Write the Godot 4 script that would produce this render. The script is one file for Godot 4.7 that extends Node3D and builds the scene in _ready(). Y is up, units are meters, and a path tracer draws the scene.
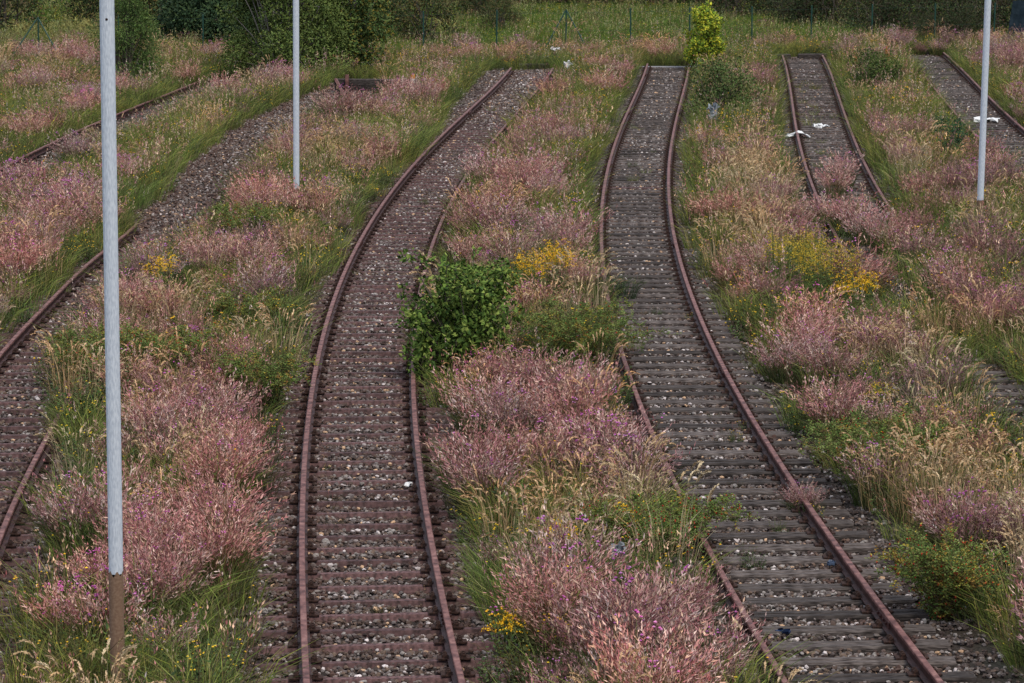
extends Node3D
# A disused railway yard seen from a road bridge: curving rusty tracks, strips of seeding grass, lamp posts, a wire fence.
# World: x to the right, y up, the camera looks along -z. Lengths in metres. d means distance in front of the bridge (z = -d).

const RAIL_TOP := 0.20
const GAUGE_HALF := 0.7525

var rng := RandomNumberGenerator.new()
var taken := {}
var noise_a := FastNoiseLite.new()
var noise_b := FastNoiseLite.new()
var noise_c := FastNoiseLite.new()

# centre lines of the six tracks: (d, x)
var lines := {
	"t0": [Vector2(56, -12.7), Vector2(66, -12.3), Vector2(74.3, -11.98), Vector2(83.7, -11.47), Vector2(92.1, -10.77), Vector2(98, -10.2), Vector2(106, -9.5)],
	"t1": [Vector2(20, -5.3), Vector2(28, -6.15), Vector2(34.5, -6.75), Vector2(39.8, -7.07), Vector2(47, -7.36), Vector2(52, -7.42), Vector2(57, -7.42), Vector2(63.2, -7.24), Vector2(70, -7.4)],
	"t2": [], "t3": [], "t4": [], "t5": [],
}
# gravel strip where the first track was lifted: (d, x)
var strip := [Vector2(63, -7.3), Vector2(70, -7.5), Vector2(78.6, -7.5), Vector2(88, -7.05), Vector2(93.6, -6.55), Vector2(98, -5.95), Vector2(103, -5.3), Vector2(107, -4.9)]
# how far from the centre line nothing tall grows: (d, to the left, to the right)
var clear := {
	"t0": [Vector3(56, .3, -.3), Vector3(70, 1.0, .2), Vector3(75, 1.0, 1.0), Vector3(78, 1.0, .3), Vector3(83, 1.0, 1.1), Vector3(93, 1.0, .9), Vector3(96, 1.0, .6), Vector3(99, 1.0, 1.0), Vector3(106, .9, 1.0)],
	"t1": [Vector3(20, 1.4, 1.4), Vector3(34, 1.4, 1.35), Vector3(39, 1.3, 1.25), Vector3(42, 1.2, .8), Vector3(46, 1.1, .3), Vector3(57, 1.1, .2), Vector3(60, 1.0, .7), Vector3(70, .9, .9)],
	"t2": [Vector3(20, 1.5, 1.15), Vector3(34, 1.45, 1.2), Vector3(42, 1.35, 1.2), Vector3(46, 1.3, 1.0), Vector3(52, 1.3, 1.1), Vector3(60, 1.2, 1.2), Vector3(70, 1.15, 1.2), Vector3(84, 1.2, 1.25), Vector3(92, 1.7, 1.2), Vector3(108, 1.9, 1.4), Vector3(112, 1.5, 1.3)],
	"t3": [Vector3(20, 1.15, 2.0), Vector3(28, 1.15, 1.9), Vector3(34, 1.1, 1.7), Vector3(40, 1.1, 1.5), Vector3(48, 1.0, 1.5), Vector3(55, .85, 1.3), Vector3(60, 1.05, 1.2), Vector3(70, 1.3, 1.35), Vector3(112, 1.3, 1.35)],
	"t4": [Vector3(34, .6, .6), Vector3(45, .5, .6), Vector3(48, -.1, .1), Vector3(53, .3, .2), Vector3(56, 1.3, .2), Vector3(61, 1.4, .3), Vector3(64, 1.35, .8), Vector3(67, 1.4, 1.15), Vector3(116, 1.3, 1.2)],
	"t5": [Vector3(60, .8, .9), Vector3(70, 1.0, 1.0), Vector3(84, 1.25, 1.1), Vector3(120, .9, 1.0)],
}
var starts := {"t0": 58.0, "t1": 21.0, "t2": 21.0, "t3": 21.0, "t4": 34.0, "t5": 62.0}
var ends := {"t0": 104.0, "t1": 63.4, "t2": 108.0, "t3": 110.0, "t4": 114.5, "t5": 116.0}

# what grows where: kind, x, d, half width, half length. P pink hair grass, M the same with magenta flowers, G green grass, S straw-coloured reed grass, H leafy herbs, D dark fine grass
var patches := [
	["S", -19.1, 119.2, 1.8, 6.3], ["S", -17.0, 121.0, 1.2, 6.5], ["P", -18.1, 112.9, 1.3, 4.2], ["P", -15.7, 98.6, 0.9, 2.2], ["G", -16.5, 105.9, 1.1, 2.7], ["G", -14.5, 93.4, 1.6, 3.3],
	["P", -13.2, 92.4, 0.7, 2.1], ["G", -13.2, 87.2, 1.2, 1.6], ["P", -13.0, 80.3, 1.1, 2.6], ["P", -12.8, 97.8, 0.7, 1.3], ["S", -12.5, 111.1, 1.2, 3.3], ["G", -12.3, 107.8, 1.2, 5.6],
	["P", -10.0, 92.7, 0.9, 3.1], ["P", -10.7, 88.9, 0.5, 1.5], ["G", -10.8, 86.0, 0.7, 2.7], ["P", -8.5, 98.6, 0.5, 2.9], ["P", -7.9, 89.5, 0.4, 1.6], ["G", -7.3, 90.6, 0.7, 5.7],
	["G", -9.7, 98.0, 0.5, 2.2], ["S", -8.3, 84.9, 0.6, 1.3], ["G", -8.9, 79.3, 1.3, 4.2], ["S", -8.7, 74.9, 0.8, 0.5], ["G", -8.7, 69.9, 0.6, 4.4], ["G", -8.0, 80.7, 0.4, 3.4],
	["M", -10.7, 68.9, 1.4, 4.1], ["M", -9.7, 72.1, 0.5, 3.5], ["P", -9.6, 58.2, 0.6, 4.7], ["P", -9.3, 61.3, 0.9, 1.8], ["H", -8.5, 59.6, 0.4, 1.4], ["P", -8.6, 51.1, 0.3, 1.5],
	["G", -8.5, 55.1, 0.5, 1.1], ["S", -4.6, 75.4, 1.0, 3.5], ["P", -4.7, 66.6, 0.9, 2.2], ["P", -6.1, 65.7, 0.6, 1.8], ["P", -5.0, 86.5, 0.6, 1.4], ["P", -4.6, 90.2, 0.5, 1.6],
	["P", -3.4, 87.5, 0.6, 2.1], ["P", -2.8, 82.0, 0.4, 1.7], ["P", -2.5, 93.9, 0.6, 2.5], ["G", -2.5, 86.0, 0.3, 2.7], ["S", -3.4, 75.4, 0.6, 1.7], ["S", -3.7, 67.6, 0.6, 0.7],
	["P", -3.4, 64.8, 0.5, 1.1], ["G", -2.2, 104.9, 1.1, 9.6], ["G", -1.0, 109.8, 0.6, 4.9], ["G", -4.3, 115.1, 1.3, 2.4], ["G", -5.4, 122.1, 1.2, 6.3], ["P", -4.1, 72.9, 0.5, 1.1],
	["P", -4.1, 63.0, 0.6, 1.0], ["P", -5.5, 57.5, 0.7, 1.8], ["P", -6.3, 52.8, 0.7, 3.2], ["P", -4.3, 54.1, 0.8, 1.5], ["P", -6.3, 61.3, 0.4, 0.5], ["H", -5.7, 61.6, 0.6, 1.9],
	["G", -5.2, 53.9, 0.2, 1.9], ["P", -3.6, 59.0, 0.5, 1.3], ["H", -3.6, 57.1, 0.3, 1.5], ["H", -4.4, 50.2, 1.0, 1.3], ["G", -4.9, 50.9, 0.2, 0.5], ["H", -5.7, 45.6, 1.0, 2.1],
	["G", -6.7, 47.8, 0.3, 0.5], ["H", -3.5, 43.9, 0.4, 1.4], ["P", -4.0, 44.6, 0.6, 0.7], ["P", -3.4, 47.8, 0.3, 0.7], ["P", -3.8, 39.5, 0.8, 2.2], ["S", -4.6, 40.7, 0.6, 0.5],
	["M", -5.8, 38.3, 0.5, 0.5], ["P", -5.2, 34.6, 0.5, 1.2], ["P", -3.7, 35.1, 0.8, 1.4], ["P", -3.5, 32.1, 0.7, 1.1], ["P", -2.9, 30.8, 0.3, 0.5], ["G", -4.9, 36.7, 0.2, 1.1],
	["G", -4.8, 30.9, 0.5, 0.5], ["G", -5.0, 29.9, 0.3, 0.5], ["M", -4.1, 29.6, 0.2, 0.5], ["P", -4.8, 28.0, 0.2, 0.5], ["G", -4.3, 28.7, 0.4, 0.5], ["G", -3.2, 28.7, 0.7, 0.5],
	["H", -3.0, 37.1, 0.2, 0.6], ["P", 0.8, 80.8, 0.9, 3.2], ["G", 2.4, 90.6, 0.8, 9.6], ["G", 1.4, 87.2, 0.6, 4.0], ["P", 1.1, 71.4, 0.8, 3.5], ["P", 1.9, 72.7, 0.8, 4.1],
	["P", -0.4, 70.1, 0.8, 1.8], ["P", -0.2, 76.6, 0.5, 1.4], ["P", 0.9, 94.6, 0.7, 2.6], ["P", 3.0, 97.8, 0.8, 2.9], ["G", 0.2, 72.7, 0.4, 2.6], ["S", -0.7, 63.8, 0.6, 0.9],
	["M", 0.3, 62.4, 0.6, 1.0], ["G", 1.3, 64.7, 0.6, 3.0], ["H", 1.5, 61.9, 0.5, 2.5], ["M", -1.4, 59.8, 0.5, 0.9], ["M", -0.4, 59.2, 0.6, 0.9], ["G", -1.6, 64.2, 0.3, 1.3],
	["H", 2.8, 105.3, 0.8, 5.5], ["G", -0.4, 95.3, 0.7, 4.2], ["P", 0.3, 108.7, 1.4, 2.0], ["H", -0.2, 53.4, 0.8, 3.4], ["S", 0.8, 50.3, 0.4, 0.5], ["S", -0.0, 55.9, 0.8, 0.5],
	["M", 0.8, 56.0, 0.6, 0.5], ["H", 1.5, 56.7, 0.5, 1.0], ["D", 1.9, 54.5, 0.3, 0.7], ["P", 1.4, 54.1, 0.5, 0.5], ["H", 0.9, 47.0, 0.8, 2.9], ["P", 0.5, 41.7, 0.9, 2.1],
	["P", -0.2, 38.8, 0.9, 1.5], ["M", 0.9, 38.3, 1.2, 1.3], ["P", 1.6, 36.9, 0.6, 1.0], ["S", 0.4, 34.0, 0.7, 0.5], ["G", 0.1, 33.2, 0.6, 0.8], ["S", 0.5, 32.3, 0.6, 0.5],
	["G", 0.8, 32.7, 0.5, 0.5], ["H", 1.9, 34.6, 0.5, 0.8], ["G", -1.0, 37.9, 0.2, 0.5], ["M", -0.2, 31.3, 0.2, 0.5], ["P", 0.8, 29.5, 0.8, 0.7], ["P", 1.9, 29.9, 0.6, 1.1],
	["P", 1.0, 28.0, 1.2, 0.6], ["P", 0.3, 28.8, 0.6, 0.7], ["G", 1.0, 29.9, 0.2, 0.5], ["G", -0.1, 28.2, 0.2, 0.5], ["P", 8.4, 97.8, 0.6, 3.6], ["G", 8.6, 112.9, 1.5, 8.2],
	["G", 8.3, 89.9, 0.4, 11.4], ["G", 5.7, 78.0, 0.7, 3.1], ["P", 4.8, 75.3, 0.7, 2.6], ["S", 6.0, 71.8, 0.8, 5.1], ["S", 5.0, 67.6, 0.6, 2.6], ["S", 6.4, 68.6, 0.6, 4.6],
	["G", 4.1, 68.9, 0.5, 3.8], ["P", 4.5, 66.6, 0.6, 3.0], ["S", 5.1, 61.2, 0.8, 1.6], ["G", 6.6, 66.0, 0.5, 2.8], ["G", 4.7, 60.1, 0.4, 1.1], ["P", 3.7, 54.1, 0.6, 2.2],
	["S", 4.6, 57.3, 0.6, 0.8], ["P", 4.4, 52.0, 0.5, 1.1], ["H", 5.0, 51.3, 0.6, 1.4], ["P", 3.7, 49.9, 0.5, 0.8], ["P", 4.3, 43.7, 0.7, 1.7], ["P", 3.8, 40.2, 0.5, 1.2],
	["S", 5.5, 45.7, 0.4, 0.7], ["P", 5.0, 46.9, 0.5, 1.0], ["P", 6.4, 47.3, 0.7, 1.2], ["P", 6.9, 53.5, 0.7, 1.7], ["P", 7.9, 51.6, 0.9, 2.4], ["M", 8.0, 54.9, 0.4, 0.5],
	["M", 7.7, 45.9, 0.4, 0.8], ["P", 7.0, 42.5, 0.4, 0.5], ["H", 5.4, 44.3, 0.4, 0.8], ["P", 4.8, 40.9, 0.7, 0.6], ["P", 6.2, 42.5, 0.7, 0.8], ["S", 5.5, 39.9, 0.6, 0.5],
	["H", 4.7, 39.0, 0.7, 1.7], ["H", 4.2, 52.2, 0.4, 0.8], ["P", 6.4, 38.8, 0.5, 0.5], ["S", 5.4, 35.0, 0.8, 0.5], ["S", 6.2, 36.3, 0.5, 0.5], ["M", 5.0, 33.9, 0.6, 0.6],
	["P", 5.6, 33.6, 0.5, 0.8], ["H", 4.7, 31.9, 0.5, 0.8], ["G", 4.9, 29.3, 0.3, 1.0], ["P", 5.2, 30.8, 0.3, 0.5], ["P", 10.0, 84.3, 0.7, 2.4], ["G", 11.4, 88.2, 1.0, 6.6],
	["G", 11.5, 99.3, 1.1, 5.4], ["G", 13.1, 105.9, 1.4, 6.3], ["G", 12.4, 89.9, 0.7, 8.2], ["P", 7.9, 71.8, 0.6, 2.3], ["P", 9.3, 75.3, 0.7, 2.6], ["P", 7.9, 64.8, 0.6, 1.4],
	["H", 11.5, 79.1, 0.5, 3.9], ["P", 10.0, 67.6, 0.9, 3.1], ["S", 9.8, 71.8, 0.7, 1.8], ["P", 8.3, 63.0, 0.7, 2.2], ["S", 10.4, 63.8, 0.6, 2.2], ["P", 8.2, 58.2, 0.8, 1.3],
	["G", 9.5, 66.0, 0.4, 2.4], ["G", 10.2, 62.5, 0.6, 1.2], ["P", 17.5, 105.8, 0.8, 5.3], ["G", 16.0, 101.4, 0.8, 8.1], ["P", 14.8, 89.9, 0.7, 2.2], ["P", 7.0, 61.3, 0.5, 1.8],
	["P", 7.1, 57.5, 0.5, 1.2], ["D", 7.0, 65.8, 0.4, 1.6], ["P", 9.3, 56.8, 0.8, 1.4], ["M", 8.3, 50.1, 0.5, 0.5], ["G", 7.6, 122.1, 2.4, 6.3], ["G", 5.0, 116.8, 3.1, 2.5],
	["G", 1.9, 119.8, 1.2, 6.1],
	["P", -2.8, 30.3, 0.4, 0.8], ["P", -3.2, 33.1, 0.6, 1.4], ["P", -3.3, 36.9, 0.4, 1.3], ["P", -3.2, 29.5, 0.6, 0.5], ["P", 0.5, 29.9, 0.9, 0.7], ["P", 1.8, 28.8, 0.8, 0.7], ["P", -0.6, 41.7, 0.6, 0.8], ["P", 1.7, 39.5, 0.7, 0.9], ["P", 0.1, 38.1, 1.0, 1.4], ["P", -5.1, 32.8, 0.6, 0.5], ["P", 4.3, 45.9, 0.6, 1.4], ["G", 2.1, 128.7, 6.0, 11.0], ["G", 12.3, 128.7, 5.1, 11.0], ["G", -3.4, 110.8, 1.5, 7.9],
	["S", 5.0, 35.6, 0.4, 0.6], ["S", 5.6, 35.0, 0.5, 0.6], ["S", 5.2, 34.3, 0.6, 0.6],
]


# ------------------------------------------------------------------ triangles
class Tri:
	var v := PackedVector3Array()
	var c := PackedColorArray()
	func tri(a: Vector3, b: Vector3, d: Vector3, col: Color) -> void:
		v.push_back(a); v.push_back(b); v.push_back(d)
		c.push_back(col); c.push_back(col); c.push_back(col)
	func tri3(a: Vector3, b: Vector3, d: Vector3, ca: Color, cb: Color, cd: Color) -> void:
		v.push_back(a); v.push_back(b); v.push_back(d)
		c.push_back(ca); c.push_back(cb); c.push_back(cd)
	func quad(a: Vector3, b: Vector3, d: Vector3, e: Vector3, col: Color) -> void:
		tri(a, b, d, col); tri(a, d, e, col)
	func box(lo: Vector3, hi: Vector3, col: Color) -> void:
		slab(Transform3D(Basis.IDENTITY, (lo + hi) / 2.0), hi - lo, 0.0, col)
	func slab(t: Transform3D, s: Vector3, ch: float, col: Color) -> void:   # a box, its top edges chamfered by ch
		var h := s / 2.0
		var p := []
		for y in [-h.y, h.y - ch]:
			for q in [Vector2(-1, -1), Vector2(1, -1), Vector2(1, 1), Vector2(-1, 1)]:
				p.append(t * Vector3(q.x * h.x, y, q.y * h.z))
		for q in [Vector2(-1, -1), Vector2(1, -1), Vector2(1, 1), Vector2(-1, 1)]:
			p.append(t * Vector3(q.x * (h.x - ch), h.y, q.y * (h.z - ch)))
		for k in 4:
			var j := (k + 1) % 4
			quad(p[k], p[j], p[4 + j], p[4 + k], col)
			if ch > 0.0:
				quad(p[4 + k], p[4 + j], p[8 + j], p[8 + k], col)
		quad(p[8], p[9], p[10], p[11], col)
		quad(p[3], p[2], p[1], p[0], col)
	func tube(a: Vector3, b: Vector3, ra: float, rb: float, n: int, col: Color) -> void:
		var ax := (b - a).normalized()
		var u := ax.cross(Vector3.RIGHT if absf(ax.x) < .8 else Vector3.UP).normalized()
		var w := ax.cross(u)
		for k in n:
			var p := u * cos(TAU * k / n) + w * sin(TAU * k / n)
			var q := u * cos(TAU * (k + 1) / n) + w * sin(TAU * (k + 1) / n)
			quad(a + p * ra, a + q * ra, b + q * rb, b + p * rb, col)
			tri(b, b + p * rb, b + q * rb, col)
	func ball(at: Vector3, r: float, squash: float, col: Color) -> void:   # a small octahedron
		var p := [Vector3(r, 0, 0), Vector3(0, 0, r), Vector3(-r, 0, 0), Vector3(0, 0, -r)]
		for k in 4:
			tri(at + p[k], at + p[(k + 1) % 4], at + Vector3(0, r * squash, 0), col)
			tri(at + p[(k + 1) % 4], at + p[k], at - Vector3(0, r * squash, 0), col)
	func leaf(at: Vector3, along: Vector3, side: Vector3, l: float, w: float, col: Color) -> void:   # folded along the midrib
		var up := along.cross(side).normalized() * w * .35
		var tip := at + along * l
		var m := at + along * l * .45
		tri(at, m + side * w * .5 + up, tip, col)
		tri(at, tip, m - side * w * .5 + up, col)
	func mesh() -> ArrayMesh:
		var m := ArrayMesh.new()
		var a := []
		a.resize(Mesh.ARRAY_MAX)
		a[Mesh.ARRAY_VERTEX] = v
		a[Mesh.ARRAY_COLOR] = c
		m.add_surface_from_arrays(Mesh.PRIMITIVE_TRIANGLES, a)
		return m


# ------------------------------------------------------------------ naming
func numbered(called: String) -> String:
	taken[called] = taken.get(called, -1) + 1
	return called if taken[called] == 0 else "%s_%03d" % [called, taken[called]]

func tag(o: Node, label: String, category: String, group := "", kind := "") -> Node:
	if label: o.set_meta("label", label)
	if category: o.set_meta("category", category)
	if group: o.set_meta("group", group)
	if kind: o.set_meta("kind", kind)
	return o

func thing(called: String, at: Vector3, label: String, category: String, group := "", kind := "") -> Node3D:
	var o := Node3D.new()
	o.name = numbered(called)
	o.position = at
	tag(o, label, category, group, kind)
	add_child(o, true)
	return o

func part(parent: Node, called: String, m: Mesh, mat: Material, t := Transform3D.IDENTITY, kind := "") -> MeshInstance3D:
	var o := MeshInstance3D.new()
	var k := 0
	var key := str(parent.get_instance_id()) + called
	taken[key] = taken.get(key, -1) + 1
	k = taken[key]
	o.name = called if k == 0 else "%s_%03d" % [called, k]
	o.mesh = m
	o.material_override = mat
	o.transform = t
	if kind: o.set_meta("kind", kind)
	parent.add_child(o, true)
	return o

func many(parent: Node, called: String, m: Mesh, mat: Material, buffer: PackedFloat32Array) -> void:
	if buffer.is_empty(): return
	var mm := MultiMesh.new()
	mm.transform_format = MultiMesh.TRANSFORM_3D
	mm.use_colors = true
	mm.mesh = m
	mm.instance_count = buffer.size() / 16
	mm.buffer = buffer
	var o := MultiMeshInstance3D.new()
	var key := str(parent.get_instance_id()) + called
	taken[key] = taken.get(key, -1) + 1
	o.name = called if taken[key] == 0 else "%s_%03d" % [called, taken[key]]
	o.multimesh = mm
	o.material_override = mat
	o.set_meta("kind", "stuff")
	parent.add_child(o, true)

func row(b: PackedFloat32Array, t: Transform3D, c: Color) -> void:
	var x := t.basis.x
	var y := t.basis.y
	var z := t.basis.z
	b.append_array(PackedFloat32Array([x.x, y.x, z.x, t.origin.x, x.y, y.y, z.y, t.origin.y, x.z, y.z, z.z, t.origin.z, c.r, c.g, c.b, 1.0]))

func copy_of(o: Node3D, at: Vector3, turn: float, s: Vector3, label: String, group := "") -> Node3D:
	var base := str(o.name).rstrip("0123456789").trim_suffix("_")
	var r: Node3D = o.duplicate()
	r.name = numbered(base)
	add_child(r, true)
	r.position = at
	r.rotation.y = turn
	r.scale = s
	if label: r.set_meta("label", label)
	if group: r.set_meta("group", group)
	return r


# ------------------------------------------------------------------ small maths
func rf(a: float, b: float) -> float: return rng.randf_range(a, b)
func rdir() -> Vector3:
	var z := rf(-1, 1)
	var a := rf(0, TAU)
	var r := sqrt(1.0 - z * z)
	return Vector3(r * cos(a), z, r * sin(a))
func pick(cols: Array, spread := .15) -> Color:
	var c: Color = cols[rng.randi() % cols.size()]
	var k := rf(1.0 - spread, 1.0 + spread)
	return Color(c.r * k, c.g * k, c.b * k)

func curve_x(pts: Array, d: float) -> float:
	var n := pts.size()
	if d <= pts[0].x: return pts[0].y + (d - pts[0].x) * (pts[1].y - pts[0].y) / (pts[1].x - pts[0].x)
	if d >= pts[n - 1].x: return pts[n - 1].y + (d - pts[n - 1].x) * (pts[n - 1].y - pts[n - 2].y) / (pts[n - 1].x - pts[n - 2].x)
	var i := 0
	while d > pts[i + 1].x: i += 1
	var a: Vector2 = pts[i]
	var b: Vector2 = pts[i + 1]
	var ma: float = (b.y - a.y) / (b.x - a.x) if i == 0 else (b.y - pts[i - 1].y) / (b.x - pts[i - 1].x)
	var mb: float = (b.y - a.y) / (b.x - a.x) if i + 2 == n else (pts[i + 2].y - a.y) / (pts[i + 2].x - a.x)
	var h := b.x - a.x
	var t := (d - a.x) / h
	return (2 * t * t * t - 3 * t * t + 1) * a.y + (t * t * t - 2 * t * t + t) * h * ma + (-2 * t * t * t + 3 * t * t) * b.y + (t * t * t - t * t) * h * mb

func margin(pts: Array, d: float) -> Vector2:
	var n := pts.size()
	if d <= pts[0].x: return Vector2(pts[0].y, pts[0].z)
	if d >= pts[n - 1].x: return Vector2(pts[n - 1].y, pts[n - 1].z)
	var i := 0
	while d > pts[i + 1].x: i += 1
	var t: float = (d - pts[i].x) / (pts[i + 1].x - pts[i].x)
	return Vector2(lerpf(pts[i].y, pts[i + 1].y, t), lerpf(pts[i].z, pts[i + 1].z, t))

func centre(t: String, d: float) -> float: return curve_x(lines[t], d)
func on_line(t: String, d: float, off := 0.0) -> Vector3: return Vector3(centre(t, d) + off, 0, -d)
func heading(t: String, d: float) -> Vector3:
	return (on_line(t, d + .5) - on_line(t, d - .5)).normalized()

func fence_d(x: float) -> float: return 117.1 + (x - 2.1) * .27

func height_at(x: float, d: float) -> float:
	return noise_b.get_noise_2d(x * 3.0, d * 3.0) * .035 - .02

# how stony the ground is: 1 on the ballast of a track, 0 in the meadow
func stony(x: float, d: float) -> float:
	var s := 0.0
	for t in lines:
		if d > ends[t] + (3.0 if t != "t1" else .0) or d < starts[t] - 6.0: continue
		s = maxf(s, 1.0 - smoothstep(1.5, 2.3, absf(x - centre(t, d))))
	if d > 62.0 and d < 108.0:
		s = maxf(s, 1.0 - smoothstep(.9, 1.6, absf(x - curve_x(strip, d))))
	return s


# ------------------------------------------------------------------ materials
func noise_tex(freq: float, cols: Array, offs: Array, octaves := 4, size := 512, kind := FastNoiseLite.TYPE_SIMPLEX_SMOOTH) -> NoiseTexture2D:
	var n := FastNoiseLite.new()
	n.seed = 7 + int(freq * 1000.0)
	n.noise_type = kind
	n.frequency = freq
	n.fractal_octaves = octaves
	var g := Gradient.new()
	g.offsets = PackedFloat32Array(offs)
	var pc := PackedColorArray()
	for c in cols: pc.append((c as Color).linear_to_srgb())
	g.colors = pc
	var t := NoiseTexture2D.new()
	t.width = size
	t.height = size
	t.seamless = true
	t.noise = n
	t.color_ramp = g
	return t

func surf(tex: Texture2D, scale: Vector3, rough := .85, world := false) -> StandardMaterial3D:
	var m := StandardMaterial3D.new()
	m.albedo_texture = tex
	m.uv1_triplanar = true
	m.uv1_world_triplanar = world
	m.uv1_scale = scale
	m.roughness = rough
	m.metallic_specular = .3
	return m

func leafy(back := .35, rough := .7) -> StandardMaterial3D:
	var m := StandardMaterial3D.new()
	m.vertex_color_use_as_albedo = true
	m.roughness = rough
	m.metallic_specular = .25
	m.backlight_enabled = back > 0.0
	m.backlight = Color(back, back, back)
	m.cull_mode = BaseMaterial3D.CULL_DISABLED
	return m

func plain(c: Color, rough := .8, metal := 0.0) -> StandardMaterial3D:
	var m := StandardMaterial3D.new()
	m.albedo_color = c.linear_to_srgb()
	m.roughness = rough
	m.metallic = metal
	m.metallic_specular = .35
	return m


# ------------------------------------------------------------------ grasses: one tuft each
const SPIKE := [Color(.52, .22, .22), Color(.86, .64, .57), Color(.34, .12, .135), Color(.55, .28, .27), Color(.66, .45, .32), Color(.22, .085, .085)]
const SPIKE_SHADED := [Color(.34, .16, .17), Color(.44, .26, .26), Color(.24, .10, .12), Color(.30, .17, .15), Color(.38, .27, .18), Color(.19, .085, .10)]  # pink seed head colours darkened: shade on the right painted in
const STALK := [Color(.22, .10, .08), Color(.24, .14, .08), Color(.16, .12, .05)]
const BLADE := [Color(.050, .078, .022), Color(.075, .100, .028), Color(.038, .060, .020), Color(.12, .125, .045), Color(.10, .085, .04)]
const VIVID := [Color(.86, .52, .02), Color(.78, .44, .02), Color(.90, .62, .05)]
const SOFT := [Color(.70, .46, .03), Color(.55, .38, .04), Color(.74, .52, .06), Color(.30, .28, .06), Color(.22, .24, .06)]
const STRAW := [Color(.62, .43, .24), Color(.52, .34, .18), Color(.70, .53, .33)]

func ribbon(t: Tri, a: Vector3, b: Vector3, e: Vector3, w: float, ca: Color, cb: Color) -> void:
	var s := (e - a).cross(rdir()).normalized() * w * .5
	t.tri3(a - s, a + s, b + s * .8, ca, ca, cb)
	t.tri3(a - s, b + s * .8, b - s * .8, ca, cb, cb)
	t.tri(b - s * .8, b + s * .8, e, cb)

func blades(t: Tri, n: int, r: float, h0: float, h1: float, w: float, lean: float, cols: Array) -> void:
	for i in n:
		var a := rf(0, TAU)
		var p := Vector3(cos(a), 0, sin(a)) * r * sqrt(rng.randf())
		var out := Vector3(cos(a + rf(-.9, .9)), 0, sin(a + rf(-.9, .9)))
		var h := rf(h0, h1)
		var c := pick(cols)
		ribbon(t, p, p + out * lean * h * .35 + Vector3(0, h * .62, 0), p + out * lean * h + Vector3(0, h * rf(.8, 1.0), 0), w * rf(.7, 1.2), c, c)

func pink_tuft(n: int, r: float, h0: float, h1: float, flowers: int, cols: Array = SPIKE) -> ArrayMesh:
	var t := Tri.new()
	blades(t, int(n * 1.5), r * .5, .26, .56, .009, .75, BLADE)
	var lop := Vector3(rf(-.12, .12), 0, rf(-.12, .12))
	for i in n:
		var a := rf(0, TAU)
		var q := sqrt(rng.randf())
		var p := Vector3(cos(a), 0, sin(a)) * r * .3 * q
		var out := Vector3(cos(a + rf(-.4, .4)), 0, sin(a + rf(-.4, .4))) + lop
		var h := rf(h0, h1) * (1.0 - .25 * q * q)
		var lean := rf(.05, .2) + .55 * q
		var mid := p + out * lean * h * .35 + Vector3(0, h * .6, 0)
		var top := p + out * lean * h * .95 + Vector3(0, h, 0)
		ribbon(t, p, mid, top, .005, pick(BLADE), pick(STALK))
		var tone := pick(cols, .2)
		for k in 14:
			var f := rf(.05, 1.06)
			var s := mid.lerp(top, f) + rdir() * (.042 * (1.15 - f) + .006)
			var up := ((top - mid).normalized() + rdir() * .65).normalized()
			var l := rf(.022, .042)
			var sd := up.cross(rdir()).normalized() * rf(.0035, .0068)
			var col := tone.lerp(pick(cols, .25), .3)
			t.tri(s - sd, s + sd, s + up * l, col)
			t.tri(s + sd, s - sd, s - up * l * .6, col)
	for i in flowers:
		var a := rf(0, TAU)
		var q := rng.randf()
		var p := Vector3(cos(a) * r * q, rf(h0 * .7, h1 * .95), sin(a) * r * q)
		t.tube(Vector3(p.x * .4, 0, p.z * .4), p, .003, .002, 3, Color(.09, .12, .04))
		for k in 2 + rng.randi() % 4:
			t.ball(p + rdir() * .035, rf(.009, .016), .8, pick([Color(.50, .13, .40), Color(.60, .24, .52), Color(.40, .08, .30)]))
	return t.mesh()

func green_tuft(n: int, r: float, h0: float, h1: float, cols: Array, dots: int, feathers := 0) -> ArrayMesh:
	var t := Tri.new()
	blades(t, n, r, h0, h1, .007, .7, cols)
	for i in feathers:   # a few seed heads of hair grass and oat grass among the blades
		var a := rf(0, TAU)
		var p := Vector3(cos(a), 0, sin(a)) * r * rf(.1, 1.0)
		var h := rf(h1 * .9, h1 * 1.35)
		var top := p * rf(1.3, 2.0) + Vector3(rf(-.06, .06), h, rf(-.06, .06))
		var mid := p.lerp(top, .6)
		ribbon(t, p, mid, top, .004, pick(BLADE), pick(STALK))
		var tone := pick(SPIKE + STRAW, .2)
		for k in 8:
			var q := mid.lerp(top, rf(.25, 1.05)) + rdir() * .022
			var up := ((top - mid).normalized() + rdir() * .5).normalized() * rf(.02, .035)
			var sd := up.cross(rdir()).normalized() * rf(.004, .008)
			t.tri(q - sd, q + sd, q + up, tone)
			t.tri(q + sd, q - sd, q - up * .6, tone)
	for i in dots:
		var a := rf(0, TAU)
		var p := Vector3(cos(a), 0, sin(a)) * r * rf(.2, 1.1) + Vector3(0, rf(h0, h1 * 1.1), 0)
		t.tube(Vector3(p.x * .8, 0, p.z * .8), p, .003, .002, 3, Color(.09, .13, .04))
		t.ball(p, rf(.011, .017), .6, pick([Color(.75, .52, .04), Color(.65, .36, .03)]))
	return t.mesh()

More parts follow.
